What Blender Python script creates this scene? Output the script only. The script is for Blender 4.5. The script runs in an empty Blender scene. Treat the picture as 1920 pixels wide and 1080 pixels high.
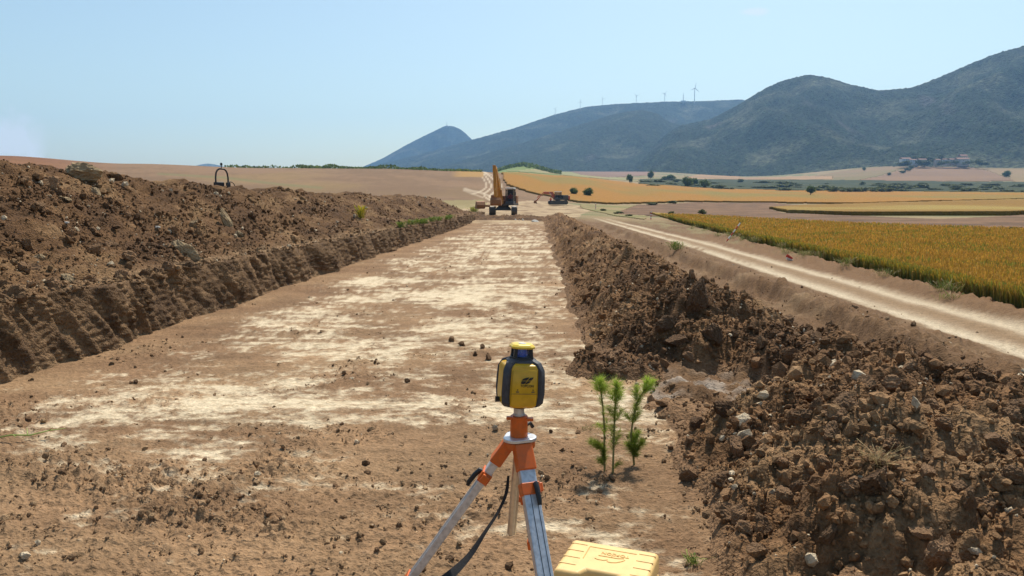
import bpy, bmesh, math, random
import numpy as np
from mathutils import Vector, Matrix, Euler

SC = bpy.context.scene
COL = SC.collection
rng = np.random.default_rng(7)
random.seed(7)

# ---------------------------------------------------------------- camera
FPX = 1387.0            # focal length in photo pixels (1920 wide)
CAMZ = 2.0
PITCH = math.atan(162.0 / FPX)
YAW = math.atan(46.0 / FPX)
cam = bpy.data.cameras.new('camera')
cam.sensor_width = 36.0
cam.lens = FPX / 1920.0 * 36.0
cam.clip_start = 0.05
cam.clip_end = 60000.0
camo = bpy.data.objects.new('camera', cam)
COL.objects.link(camo)
camo.location = (0, 0, CAMZ)
camo.rotation_euler = (math.pi / 2 - PITCH, 0, YAW)
SC.camera = camo
CM = np.array(Euler((math.pi / 2 - PITCH, 0, YAW)).to_matrix())

# ---------------------------------------------------------------- sky, sun, exposure
SUN_EL = math.radians(58)
SUN_AZ = math.radians(20)         # from +Y, positive = to the right
world = bpy.data.worlds.new('World')
SC.world = world
world.use_nodes = True
wn = world.node_tree.nodes
bg = wn['Background']
sky = wn.new('ShaderNodeTexSky')
sky.sky_type = 'NISHITA'
sky.sun_disc = False
sky.sun_elevation = SUN_EL
sky.sun_rotation = SUN_AZ
sky.altitude = 400
sky.air_density = 1.25
sky.dust_density = 2.2
sky.ozone_density = 2.0
tint = wn.new('ShaderNodeVectorMath'); tint.operation = 'MULTIPLY'
tint.inputs[1].default_value = (1.07, 1.10, 0.99)
world.node_tree.links.new(sky.outputs[0], tint.inputs[0])
# faint cumulus low on the left and a wisp high on the right
wl_ = world.node_tree.links
geo = wn.new('ShaderNodeTexCoord')
cn = wn.new('ShaderNodeTexNoise'); cn.inputs['Scale'].default_value = 26; cn.inputs['Detail'].default_value = 7; cn.inputs['Roughness'].default_value = .6
wl_.new(geo.outputs['Generated'], cn.inputs['Vector'])
acc = None
for (cd, sc_, k_) in (((-0.598, 0.798, 0.068), (13, 13, 22), .75), ((0.262, 0.938, 0.228), (40, 40, 170), .45)):
    sb_ = wn.new('ShaderNodeVectorMath'); sb_.operation = 'SUBTRACT'; sb_.inputs[1].default_value = cd
    ml_ = wn.new('ShaderNodeVectorMath'); ml_.operation = 'MULTIPLY'; ml_.inputs[1].default_value = sc_
    ln_ = wn.new('ShaderNodeVectorMath'); ln_.operation = 'LENGTH'
    wl_.new(geo.outputs['Generated'], sb_.inputs[0]); wl_.new(sb_.outputs[0], ml_.inputs[0]); wl_.new(ml_.outputs[0], ln_.inputs[0])
    a_ = wn.new('ShaderNodeMath'); a_.operation = 'SUBTRACT'; wl_.new(cn.outputs[0], a_.inputs[0])
    b_ = wn.new('ShaderNodeMath'); b_.operation = 'MULTIPLY'; b_.inputs[1].default_value = .55; wl_.new(ln_.outputs['Value'], b_.inputs[0]); wl_.new(b_.outputs[0], a_.inputs[1])
    m_ = wn.new('ShaderNodeMapRange'); m_.inputs[1].default_value = 0.05; m_.inputs[2].default_value = .30; m_.inputs[3].default_value = 0; m_.inputs[4].default_value = k_
    wl_.new(a_.outputs[0], m_.inputs[0])
    if acc is None: acc = m_.outputs[0]
    else:
        s_ = wn.new('ShaderNodeMath'); s_.operation = 'ADD'; wl_.new(acc, s_.inputs[0]); wl_.new(m_.outputs[0], s_.inputs[1]); acc = s_.outputs[0]
cm_ = wn.new('ShaderNodeMix'); cm_.data_type = 'RGBA'; cm_.inputs[7].default_value = (6.6, 6.8, 7.0, 1)
wl_.new(acc, cm_.inputs[0]); wl_.new(tint.outputs[0], cm_.inputs[6]); wl_.new(cm_.outputs[2], bg.inputs[0])
bg.inputs[1].default_value = 0.122
sl = bpy.data.lights.new('sun', 'SUN')
sl.energy = 5.0
sl.angle = math.radians(0.5)
sl.color = (1.0, 0.93, 0.82)
so = bpy.data.objects.new('sun', sl)
COL.objects.link(so)
sd = Vector((math.sin(SUN_AZ) * math.cos(SUN_EL), math.cos(SUN_AZ) * math.cos(SUN_EL), math.sin(SUN_EL)))
so.rotation_euler = sd.to_track_quat('Z', 'Y').to_euler()
so.location = (0, 0, 60)
SC.view_settings.view_transform = 'Standard'
SC.view_settings.look = 'None'
SC.view_settings.exposure = 0.2
SC.view_settings.gamma = 1.0
SC.view_settings.use_curve_mapping = False
SC.cycles.volume_bounces = 1
SC.cycles.max_bounces = 6

# ---------------------------------------------------------------- projection helpers (world <-> photo pixels)
def ray(px, py):
    v = CM @ np.array([(px - 960.0) / FPX, (540.0 - py) / FPX, -1.0])
    return v
def at(px, py, Y):
    """world point on the sight line of a photo pixel at world distance Y"""
    d = ray(px, py)
    t = Y / d[1]
    return Vector((d[0] * t, Y, CAMZ + d[2] * t))
def project(P):
    q = (P - np.array([0, 0, CAMZ])) @ CM
    w = np.maximum(-q[..., 2], 1e-3)
    return 960 + FPX * q[..., 0] / w, 540 - FPX * q[..., 1] / w, -q[..., 2]

# ---------------------------------------------------------------- noise
def _h(ix, iy, s):
    h = (ix.astype(np.int64) * 374761393 + iy.astype(np.int64) * 668265263 + s * 1274126177) & 0xFFFFFFFF
    h = ((h ^ (h >> 13)) * 1274126177) & 0xFFFFFFFF
    h = ((h ^ (h >> 16)) * 2246822519) & 0xFFFFFFFF
    return ((h ^ (h >> 15)) & 0xFFFF).astype(np.float32) * np.float32(2 * math.pi / 65536)
def perlin(x, y, s=0):
    x = np.asarray(x, np.float64); y = np.asarray(y, np.float64)
    x, y = np.broadcast_arrays(x, y)
    xi = np.floor(x); yi = np.floor(y)
    fx = (x - xi).astype(np.float32); fy = (y - yi).astype(np.float32)
    u = fx * fx * fx * (fx * (fx * 6 - 15) + 10); v = fy * fy * fy * (fy * (fy * 6 - 15) + 10)
    def g(dx, dy):
        a = _h(xi + dx, yi + dy, s)
        return np.cos(a) * (fx - dx) + np.sin(a) * (fy - dy)
    a = g(0, 0); b = g(1, 0); c = g(0, 1); d = g(1, 1)
    return ((a + (b - a) * u) * (1 - v) + (c + (d - c) * u) * v) * 1.5
def fbm(x, y, o=4, s=0, gain=0.5):
    t = 0; a = 1.0; n = 0
    for i in range(o):
        t = t + a * perlin(x * 2 ** i, y * 2 ** i, s + i * 17); n += a; a *= gain
    return t / n
def billow(x, y, o=3, s=0, gain=0.5):
    t = 0; a = 1.0; n = 0
    for i in range(o):
        t = t + a * (np.abs(perlin(x * 2.03 ** i, y * 2.03 ** i, s + i * 31)) * 2 - 0.6); n += a; a *= gain
    return t / n
def sstep(a, b, x):
    t = np.clip((x - a) / (b - a), 0, 1)
    return t * t * (3 - 2 * t)
def mix(a, b, t):
    return a + (b - a) * t
def mixc(a, b, t):
    return np.asarray(a) * (1 - t[..., None]) + np.asarray(b) * t[..., None]

# ---------------------------------------------------------------- mesh helpers
def tag(o, label=None, cat=None, group=None, kind=None):
    if label: o['label'] = label
    if cat: o['category'] = cat
    if group: o['group'] = group
    if kind: o['kind'] = kind
    return o
def link(name, me, mat=None, parent=None):
    o = bpy.data.objects.new(name, me)
    COL.objects.link(o)
    if mat is not None and not me.materials: me.materials.append(mat)
    if parent is not None: o.parent = parent
    return o
def empty(name, loc=(0, 0, 0), rz=0.0):
    o = bpy.data.objects.new(name, None)
    COL.objects.link(o)
    o.location = loc; o.rotation_euler = (0, 0, rz)
    o.empty_display_size = 0.1
    return o
def npmesh(name, V, F, col=None, smooth=True):
    """V (n,3); F (m,k) k = 3 or 4; col (n,3)"""
    V = np.ascontiguousarray(V, np.float32); F = np.ascontiguousarray(F, np.int32)
    me = bpy.data.meshes.new(name)
    m, k = F.shape
    me.vertices.add(len(V)); me.vertices.foreach_set('co', V.ravel())
    me.loops.add(m * k); me.loops.foreach_set('vertex_index', F.ravel())
    me.polygons.add(m)
    me.polygons.foreach_set('loop_start', np.arange(0, m * k, k, dtype=np.int32))
    me.polygons.foreach_set('loop_total', np.full(m, k, np.int32))
    me.polygons.foreach_set('use_smooth', np.full(m, bool(smooth)))
    me.update(calc_edges=True)
    if col is not None:
        ca = me.color_attributes.new('Col', 'FLOAT_COLOR', 'POINT')
        c4 = np.ones((len(V), 4), np.float32); c4[:, :3] = np.clip(col, 0, 1)
        ca.data.foreach_set('color', c4.ravel())
    return me
def compact(V, F, *extra):
    used = np.unique(F)
    remap = np.full(len(V), -1, np.int64); remap[used] = np.arange(len(used))
    return (V[used], remap[F]) + tuple(e[used] for e in extra)
def gridfaces(nr, nc):
    i = np.arange(nr * nc).reshape(nr, nc)
    return np.stack([i[:-1, :-1], i[:-1, 1:], i[1:, 1:], i[1:, :-1]], -1)   # (nr-1,nc-1,4)

class MB:
    """collects simple solids into one mesh"""
    def __init__(s): s.v = []; s.f = []
    def add(s, vs, fs):
        n = len(s.v); s.v += [tuple(v) for v in vs]; s.f += [tuple(i + n for i in f) for f in fs]; return s
    def box(s, c, sz, M=None, taper=1.0):
        x, y, z = [a / 2 for a in sz]
        vs = [Vector((sx * x * (taper if sz_ > 0 else 1), sy * y * (taper if sz_ > 0 else 1), sz_ * z)) for sz_ in (-1, 1) for sy in (-1, 1) for sx in (-1, 1)]
        if M is not None: vs = [M @ v for v in vs]
        vs = [v + Vector(c) for v in vs]
        return s.add(vs, [(0, 2, 3, 1), (4, 5, 7, 6), (0, 1, 5, 4), (2, 6, 7, 3), (0, 4, 6, 2), (1, 3, 7, 5)])
    def bar(s, p0, p1, w, h, up=(0, 0, 1), w1=None, h1=None):
        p0 = Vector(p0); p1 = Vector(p1); d = (p1 - p0).normalized(); up = Vector(up)
        a = d.cross(up).normalized(); b = a.cross(d).normalized()
        w1 = w if w1 is None else w1; h1 = h if h1 is None else h1
        vs = []
        for p, ww, hh in ((p0, w, h), (p1, w1, h1)):
            for q, r in ((-1, -1), (1, -1), (1, 1), (-1, 1)): vs.append(p + a * q * ww / 2 + b * r * hh / 2)
        return s.add(vs, [(3, 2, 1, 0), (4, 5, 6, 7)] + [(i, (i + 1) % 4, 4 + (i + 1) % 4, 4 + i) for i in range(4)])
    def cyl(s, p0, p1, r0, r1=None, n=12):
        r1 = r0 if r1 is None else r1
        return s.tube([p0, p1], [r0, r1], n)
    def tube(s, path, r, n=8):
        path = [Vector(p) for p in path]
        if not hasattr(r, '__len__'): r = [r] * len(path)
        vs = []; prev = None
        for i, p in enumerate(path):
            d = (path[min(i + 1, len(path) - 1)] - path[max(i - 1, 0)]).normalized()
            if prev is None: a = d.orthogonal().normalized()
            else: a = (prev - d * prev.dot(d)).normalized()
            prev = a; b = d.cross(a)
            for k in range(n):
                t = 2 * math.pi * k / n
                vs.append(p + (a * math.cos(t) + b * math.sin(t)) * r[i])
        fs = []
        for i in range(len(path) - 1):
            for k in range(n):
                fs.append((i * n + k, i * n + (k + 1) % n, (i + 1) * n + (k + 1) % n, (i + 1) * n + k))
        fs.append(tuple(reversed(range(n)))); fs.append(tuple(range((len(path) - 1) * n, len(path) * n)))
        return s.add(vs, fs)
    def prism(s, poly, t, M):
        """poly in local xy, thickness t along z (centred), placed by matrix M (4x4)"""
        n = len(poly)
        vs = [M @ Vector((x, y, -t / 2)) for x, y in poly] + [M @ Vector((x, y, t / 2)) for x, y in poly]
        return s.add(vs, [tuple(reversed(range(n))), tuple(range(n, 2 * n))] + [(i, (i + 1) % n, n + (i + 1) % n, n + i) for i in range(n)])
    def loft(s, rings):
        n = len(rings[0]); vs = [Vector(p) for r in rings for p in r]; fs = []
        for i in range(len(rings) - 1):
            for k in range(n): fs.append((i * n + k, i * n + (k + 1) % n, (i + 1) * n + (k + 1) % n, (i + 1) * n + k))
        fs.append(tuple(reversed(range(n)))); fs.append(tuple(range((len(rings) - 1) * n, len(rings) * n)))
        return s.add(vs, fs)
    def build(s, name, mat, parent=None, bevel=0.0, smooth=False, seg=2):
        me = bpy.data.meshes.new(name)
        me.from_pydata(s.v, [], s.f)
        bm = bmesh.new(); bm.from_mesh(me)
        bmesh.ops.recalc_face_normals(bm, faces=bm.faces)
        bm.to_mesh(me); bm.free()
        if smooth or bevel:
            me.polygons.foreach_set('use_smooth', [True] * len(me.polygons))
        o = link(name, me, mat, parent)
        if bevel:
            m = o.modifiers.new('bevel', 'BEVEL'); m.width = bevel; m.segments = seg; m.limit_method = 'ANGLE'; m.angle_limit = math.radians(32)
            m.harden_normals = True
        elif smooth:
            me.set_sharp_from_angle(angle=math.radians(38))
        return o
ONES = ['', 'first', 'second', 'third', 'fourth', 'fifth', 'sixth', 'seventh', 'eighth', 'ninth', 'tenth', 'eleventh', 'twelfth', 'thirteenth', 'fourteenth', 'fifteenth', 'sixteenth', 'seventeenth', 'eighteenth', 'nineteenth']
TENS = {2: ('twentieth', 'twenty'), 3: ('thirtieth', 'thirty'), 4: ('fortieth', 'forty'), 5: ('fiftieth', 'fifty'), 6: ('sixtieth', 'sixty'), 7: ('seventieth', 'seventy')}
def ordw(n):
    if n < 20: return ONES[n]
    t, o = divmod(n, 10)
    return TENS[t][0] if o == 0 else TENS[t][1] + '-' + ONES[o]
def copy_tree(o, parent=None):
    c = o.copy(); COL.objects.link(c); c.parent = parent
    for ch in list(o.children): copy_tree(ch, c)
    return c

# ---------------------------------------------------------------- materials
def newmat(name):
    m = bpy.data.materials.new(name); m.use_nodes = True
    nt = m.node_tree; b = nt.nodes['Principled BSDF']
    return m, nt, b
def N(nt, t, **k):
    n = nt.nodes.new(t)
    for a, v in k.items(): setattr(n, a, v)
    return n
def plain(name, col, rough=0.6, metal=0.0, var=0.12, scale=30.0, bump=0.0, spec=0.4, dirt=None):
    """painted / plastic / metal surface with slight uneven colour and gloss"""
    m, nt, b = newmat(name)
    tc = N(nt, 'ShaderNodeTexCoord')
    no = N(nt, 'ShaderNodeTexNoise'); no.inputs['Scale'].default_value = scale; no.inputs['Detail'].default_value = 5
    nt.links.new(tc.outputs['Object'], no.inputs['Vector'])
    mx = N(nt, 'ShaderNodeMix', data_type='RGBA')
    d = dirt if dirt else [c * (1 - 2.5 * var) for c in col]
    rp = N(nt, 'ShaderNodeMapRange'); rp.inputs[1].default_value = 0.42; rp.inputs[2].default_value = 0.72
    rp.inputs[3].default_value = 0.0; rp.inputs[4].default_value = 0.5 if dirt else 1.0
    nt.links.new(no.outputs[0], rp.inputs[0]); nt.links.new(rp.outputs[0], mx.inputs[0])
    mx.inputs[6].default_value = (*col, 1); mx.inputs[7].default_value = (*d, 1)
    nt.links.new(mx.outputs[2], b.inputs['Base Color'])
    b.inputs['Roughness'].default_value = rough; b.inputs['Metallic'].default_value = metal
    b.inputs['Specular IOR Level'].default_value = spec
    if bump:
        bp = N(nt, 'ShaderNodeBump'); bp.inputs['Strength'].default_value = bump; bp.inputs['Distance'].default_value = 0.01
        nt.links.new(no.outputs[0], bp.inputs['Height']); nt.links.new(bp.outputs[0], b.inputs['Normal'])
    return m
def earthmat(name, scale=14.0, vary=0.45, bump=0.7, dist=0.03, stretch=(1, 1, 1), attr=True, base=(0.2, 0.13, 0.08), fine=3.7, randtint=False):
    """soil / crops: colour attribute of the mesh times fine procedural grain, with relief"""
    m, nt, b = newmat(name)
    tc = N(nt, 'ShaderNodeTexCoord'); mp = N(nt, 'ShaderNodeMapping'); mp.inputs['Scale'].default_value = stretch
    nt.links.new(tc.outputs['Object'], mp.inputs['Vector'])
    n1 = N(nt, 'ShaderNodeTexNoise'); n1.inputs['Scale'].default_value = scale; n1.inputs['Detail'].default_value = 6; n1.inputs['Roughness'].default_value = 0.65
    n2 = N(nt, 'ShaderNodeTexNoise'); n2.inputs['Scale'].default_value = scale * fine; n2.inputs['Detail'].default_value = 4
    nt.links.new(mp.outputs[0], n1.inputs['Vector']); nt.links.new(mp.outputs[0], n2.inputs['Vector'])
    ad = N(nt, 'ShaderNodeMath', operation='ADD'); nt.links.new(n1.outputs[0], ad.inputs[0]); nt.links.new(n2.outputs[0], ad.inputs[1])
    mr = N(nt, 'ShaderNodeMapRange'); mr.inputs[1].default_value = 0.65; mr.inputs[2].default_value = 1.35
    mr.inputs[3].default_value = 1 - vary; mr.inputs[4].default_value = 1 + vary
    nt.links.new(ad.outputs[0], mr.inputs[0])
    vm = N(nt, 'ShaderNodeVectorMath', operation='SCALE')
    if attr:
        at_ = N(nt, 'ShaderNodeAttribute'); at_.attribute_name = 'Col'; nt.links.new(at_.outputs['Color'], vm.inputs[0])
    elif randtint:
        oi = N(nt, 'ShaderNodeObjectInfo'); cr = N(nt, 'ShaderNodeValToRGB')
        cr.color_ramp.elements[0].color = (base[0] * .65, base[1] * .65, base[2] * .65, 1)
        cr.color_ramp.elements[1].color = (base[0] * 1.35, base[1] * 1.35, base[2] * 1.35, 1)
        nt.links.new(oi.outputs['Random'], cr.inputs[0]); nt.links.new(cr.outputs[0], vm.inputs[0])
    else:
        vm.inputs[0].default_value = base
    nt.links.new(mr.outputs[0], vm.inputs['Scale'])
    nt.links.new(vm.outputs[0], b.inputs['Base Color'])
    b.inputs['Roughness'].default_value = 0.95; b.inputs['Specular IOR Level'].default_value = 0.15
    if bump:
        bp = N(nt, 'ShaderNodeBump'); bp.inputs['Strength'].default_value = bump; bp.inputs['Distance'].default_value = dist
        nt.links.new(ad.outputs[0], bp.inputs['Height']); nt.links.new(bp.outputs[0], b.inputs['Normal'])
    return m
def leafmat(name, col=None, trans=0.25):
    m, nt, b = newmat(name)
    if col is None:
        a = N(nt, 'ShaderNodeAttribute'); a.attribute_name = 'Col'; src = a.outputs['Color']
    else:
        g = N(nt, 'ShaderNodeNewGeometry'); cr = N(nt, 'ShaderNodeValToRGB')
        cr.color_ramp.elements[0].color = (*[c * .55 for c in col], 1); cr.color_ramp.elements[1].color = (*[min(1, c * 1.5) for c in col], 1)
        nt.links.new(g.outputs['Random Per Island'], cr.inputs[0]); src = cr.outputs[0]
    nt.links.new(src, b.inputs['Base Color'])
    b.inputs['Roughness'].default_value = 0.7; b.inputs['Specular IOR Level'].default_value = 0.2
    if trans:
        tr = N(nt, 'ShaderNodeBsdfTranslucent'); nt.links.new(src, tr.inputs[0])
        ms = N(nt, 'ShaderNodeMixShader'); ms.inputs[0].default_value = trans
        nt.links.new(b.outputs[0], ms.inputs[1]); nt.links.new(tr.outputs[0], ms.inputs[2])
        nt.links.new(ms.outputs[0], nt.nodes['Material Output'].inputs[0])
    return m

M = {}
M['ground'] = earthmat('ground_soil', 9.0, 0.4, 0.8, 0.03, (0.8, 1.5, 1))
M['heap'] = earthmat('heap_soil', 9.0, 0.5, 1.0, 0.05)
M['clods'] = earthmat('clod_soil', 22.0, 0.4, 0.8, 0.02)
M['clod'] = earthmat('single_clod_soil', 3.0, 0.4, 0.8, 0.02, attr=False, base=(0.215, 0.127, 0.068), randtint=True)
M['darkclod'] = earthmat('dark_clod_soil', 3.0, 0.45, 0.9, 0.03, attr=False, base=(0.125, 0.073, 0.04))  # darker soil base for some of the single large clods
M['rock'] = earthmat('tan_rock', 2.5, 0.35, 0.7, 0.02, attr=False, base=(0.31, 0.225, 0.13))
M['stone'] = earthmat('white_stone', 3.0, 0.2, 0.6, 0.02, attr=False, base=(0.72, 0.68, 0.60))
M['field'] = earthmat('field_surface', 0.9, 0.35, 0.8, 0.12)
M['crop'] = earthmat('crop_surface', 1.6, 0.35, 1.0, 0.12)
M['mountain'] = earthmat('mountain_forest', 0.06, 0.95, 1.0, 8.0)
M['blade'] = leafmat('crop_blades', None, 0.3)
M['leaf'] = leafmat('tree_leaves', (0.10, 0.14, 0.045), 0.4)
M['scrubleaf'] = leafmat('scrub_leaves', (0.11, 0.125, 0.05), 0.35)
M['needle'] = leafmat('pine_needles', None, 0.35)
M['bark'] = plain('bark', (0.16, 0.11, 0.07), 0.9, 0, 0.2, 40, 0.5)

# ================================================================ TERRAIN
HR = np.array([55, 75, 100, 130, 170, 220, 270, 330, 420, 550, 750, 1000, 1300, 1700, 2200, 3000, 20000.])
HT = {   # photo row of the ground at those distances, by photo column
 -250: [406, 394, 382, 365, 342, 312, 292, 287, 300, 325, 345, 350, 355, 358, 360, 362, 368],
 0:    [406, 394, 382, 365, 342, 314, 296, 292, 300, 325, 345, 350, 355, 358, 360, 362, 368],
 250:  [407, 397, 387, 373, 354, 331, 314, 307, 315, 330, 345, 350, 355, 358, 360, 362, 368],
 500:  [408, 400, 391, 378, 360, 339, 323, 315, 321, 330, 345, 350, 355, 358, 360, 362, 368],
 700:  [408, 402, 396, 382, 364, 342, 325, 316, 322, 330, 340, 345, 350, 355, 358, 360, 366],
 880:  [411, 407, 402, 392, 372, 350, 333, 321, 325, 330, 335, 335, 340, 345, 348, 352, 366],
 950:  [414, 409, 403, 394, 379, 360, 341, 325, 326, 325, 322, 325, 328, 330, 335, 340, 366],
 1050: [424, 415, 406, 397, 387, 375, 360, 345, 334, 331, 328, 326, 323, 322, 330, 340, 366],
 1200: [435, 421, 409, 400, 392, 384, 373, 360, 351, 346, 339, 333, 327, 322, 330, 340, 366],
 1400: [437, 423, 411, 402, 394, 387, 379, 370, 362, 356, 348, 340, 334, 330, 330, 340, 366],
 1700: [438, 423, 411, 402, 395, 388, 381, 374, 367, 361, 352, 343, 326, 307, 325, 340, 366],
 1920: [438, 423, 411, 402, 395, 388, 381, 374, 367, 361, 352, 344, 328, 309, 325, 340, 366],
 2200: [438, 423, 411, 402, 395, 388, 381, 374, 367, 361, 352, 344, 328, 309, 325, 340, 366]}
HP = np.array(sorted(HT)); HY = np.array([HT[p] for p in HP], float)
LR = np.log(HR)
def az_px(X, Y):
    P = np.stack([X, Y, np.full_like(X, CAMZ)], -1)
    px, _, w = project(P)
    return np.where(w > 0.35 * np.hypot(X, Y), np.clip(px, -250, 2200), np.where(X > 0, 2200., -250.))
def slope_of(px, py):
    a = (px - 960) / FPX; b = (540 - py) / FPX
    dx = CM[0, 0] * a + CM[0, 1] * b - CM[0, 2]; dy = CM[1, 0] * a + CM[1, 1] * b - CM[1, 2]; dz = CM[2, 0] * a + CM[2, 1] * b - CM[2, 2]
    return dz / np.hypot(dx, dy)
def hfar(X, Y, r, px):
    # catmull-rom-ish smooth table lookup
    fi = np.interp(px, HP, np.arange(len(HP))); i0 = np.minimum(fi.astype(int), len(HP) - 2); t = fi - i0
    t = t * t * (3 - 2 * t)
    fj = np.interp(np.log(np.maximum(r, 55)), LR, np.arange(len(HR)))
    j0 = np.minimum(fj.astype(int), len(HR) - 2); u = fj - j0
    def cub(ii):
        p0 = HY[ii, np.maximum(j0 - 1, 0)]; p1 = HY[ii, j0]; p2 = HY[ii, j0 + 1]; p3 = HY[ii, np.minimum(j0 + 2, len(HR) - 1)]
        m1 = (p2 - p0) * .4; m2 = (p3 - p1) * .4
        return (2 * u**3 - 3 * u**2 + 1) * p1 + (u**3 - 2 * u**2 + u) * m1 + (-2 * u**3 + 3 * u**2) * p2 + (u**3 - u**2) * m2
    y = cub(i0) * (1 - t) + cub(i0 + 1) * t
    z = CAMZ + r * slope_of(np.clip(px, -100, 2050), y)
    z = z + 7.5 * np.exp(-((px - 990) / 42) ** 2 - ((r - 800) / 90) ** 2)
    return z
RY = [0, 10, 45, 70, 100, 150, 200, 400]; RX = [8.3, 8.5, 9.3, 9.1, 7.8, 6.6, 6.4, 6.0]
def road_c(Y): return np.interp(Y, RY, RX)
def field_edge(Y): return 10.65 + np.maximum(Y - 16, -16) * 0.076 + 0.12 * perlin(Y * 0.6, Y * 0 + 3.3, 5)
def hbase(X, Y):
    """smooth ground level"""
    r = np.hypot(X, Y); px = az_px(X, Y)
    z = np.interp(X, [-7.0, -6.9, 0.6, 3.2, 4.2, 7.2, 7.8, 60], [0.75, 0, 0, 0.08, 0.02, -0.34, -0.38, -0.34])
    z = z + np.where((X > -6.1) & (X < 1.2), 0.32 * sstep(66, 73, Y), 0)
    # low bank left of the road
    d = X - (4.75 + 0.35 * perlin(Y * 0.35, Y * 0, 9) + 0.02 * np.minimum(Y, 60))
    z = z + 0.34 * np.exp(-(d / np.where(d < 0, 0.2, 0.8)) ** 2) * sstep(6, 9, Y) * (1 - sstep(60, 80, Y))
    # ruts of the road and the small bank along its right side
    rc = road_c(Y); e = X - rc
    on = sstep(1.6, 1.2, np.abs(e)) * (r < 120)
    z = z - 0.04 * on + on * 0.035 * np.cos(e * 4.2)
    fe = field_edge(Y); g = X - (fe - 0.55)
    z = z + 0.17 * np.exp(-(g / 0.38) ** 2) * (r < 110)
    w = sstep(55, 100, r)
    return z * (1 - w) + hfar(X, Y, r, px) * w
def loose_mask(X, Y):
    n1 = fbm(X * 0.30, Y * 0.62, 4, 3); n2 = fbm(X * 1.7, Y * 3.3, 4, 40); n3 = fbm(X * 8, Y * 14, 2, 60)
    b = -.05 + .30 * fbm(X * 1.5, Y * .09, 3, 68) - 0.75 * sstep(-4.2, -5.7, X) - 0.62 * sstep(6.3, 4.9, Y) - 0.25 * sstep(0.0, 1.0, X) * sstep(6, 8, Y) - 0.22 * sstep(34, 60, Y)
    b = b + 0.62 * sstep(-0.7, 0.5, X) * sstep(6.0, 4.4, Y) + 0.12 * np.exp(-((X + 1.8) / 1.8) ** 2)
    b = b - 0.25 * np.exp(-((X + 0.8) / 1.2) ** 2 - ((Y - 6.0) / 0.6) ** 2)
    n4 = fbm(X * 2.6, Y * 13, 2, 64)
    L = n1 * 0.95 + n2 * 0.75 + n3 * 0.5 + n4 * .28 + b
    return 1 - sstep(-0.22, 0.46, L)          # 1 = loose brown soil, 0 = bare pale hardpan
def hground(X, Y, loose=None):
    r = np.hypot(X, Y)
    z = hbase(X, Y)
    k = 1 - sstep(45, 90, r)
    nearm = r < 95
    if loose is None:
        loose = np.zeros_like(X); loose[nearm] = loose_mask(X[nearm], Y[nearm])
    d = np.zeros_like(X)
    x = X[nearm]; y = Y[nearm]; lo = loose[nearm]; rr = r[nearm]
    d1 = 0.035 * fbm(x * 0.5, y * 0.9, 3, 70) + 0.012 * perlin(x * 1.3, y * 6.5, 80)
    side = sstep(0.7, 1.6, x) * sstep(0.8, 0.4, np.abs(x - road_c(y)) - 1.2 + 0.8)
    rough = lo * (1 + 1.0 * sstep(6.2, 4.8, y) * sstep(.2, -.8, x)) * (0.45 + 0.9 * sstep(-0.1, 0.4, fbm(x * 0.7, y * 1.1, 2, 90)))
    d1 += rough * (0.022 * billow(x * 5, y * 6.5, 3, 91) + 0.016 * billow(x * 13, y * 15, 2, 95) + 0.012)
    d1 += (1 - .6 * lo) * (0.008 * billow(x * 3.5, y * 15, 2, 97) + .006 * billow(x * 9, y * 30, 1, 98)) * (rr < 40)
    d1 += 0.010 * (lo > .3) * billow(x * 30, y * 32, 1, 99) * (rr < 9)
    offr = sstep(1.0, 1.8, np.abs(x - road_c(y))) * sstep(0.9, 1.6, x) * sstep(0.3, -0.3, x - field_edge(y))
    d1 += offr * (0.15 * billow(x * 1.4, y * 1.1, 3, 101) + 0.07 * billow(x * 5, y * 5, 2, 103))
    d[nearm] = d1
    return z + d * k

# ---- mounds on the right: a windrow along the trench and a broken-up heap close by
def mounds(X, Y):
    xc = 2.0 + 0.22 * perlin(Y * 0.25, Y * 0, 11) + 0.10 * perlin(Y * 0.9, Y * 0, 12)
    hc = (0.80 + 0.16 * perlin(Y * 0.22, Y * 0 + 7, 13) + 0.12 * perlin(Y * 0.8, Y * 0 + 7, 14)) * sstep(8.5, 10.3, Y) * (1 - sstep(76, 84, Y))
    d = X - xc
    wl = 1.45 + 0.12 * perlin(Y * 0.7, Y * 0 + 2, 15); wr = 2.1
    t = np.clip(1 - np.where(d < 0, -d / wl, d / wr), 0, 1)
    a = hc * (t * 0.75 + 0.25 * t * t * (3 - 2 * t))
    def g(x, y, sx, sy, h, rot=0.0):
        c, s = math.cos(rot), math.sin(rot); u = ((X - x) * c + (Y - y) * s) / sx; v = (-(X - x) * s + (Y - y) * c) / sy
        q = np.clip(1 - (u * u + v * v) / 2.2, 0, 1)
        return h * q * q * (3 - 2 * q)
    b = np.maximum.reduce([g(3.0, 5.35, 1.45, 1.30, 0.60, -0.35), g(2.35, 4.3, 0.95, 1.0, 0.46), g(3.4, 4.0, 1.4, 1.3, 0.50), g(1.75, 5.2, 0.55, 0.55, 0.20),
                           g(1.75, 3.9, 0.6, 0.8, 0.22), g(4.4, 5.4, .9, 1.0, 0.26), g(3.35, 7.5, 0.6, 1.3, 0.42, -0.25), g(2.6, 2.6, 1.2, 1.0, 0.4)])
    c = np.maximum.reduce([g(0.95, 8.6, 0.5, 0.45, 0.20), g(2.0, 9.3, 0.7, 0.55, 0.42), g(2.9, 8.9, 0.6, 0.7, 0.38), g(1.35, 7.0, .3, .3, .08)])
    return np.maximum.reduce([a, b, c])
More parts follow.
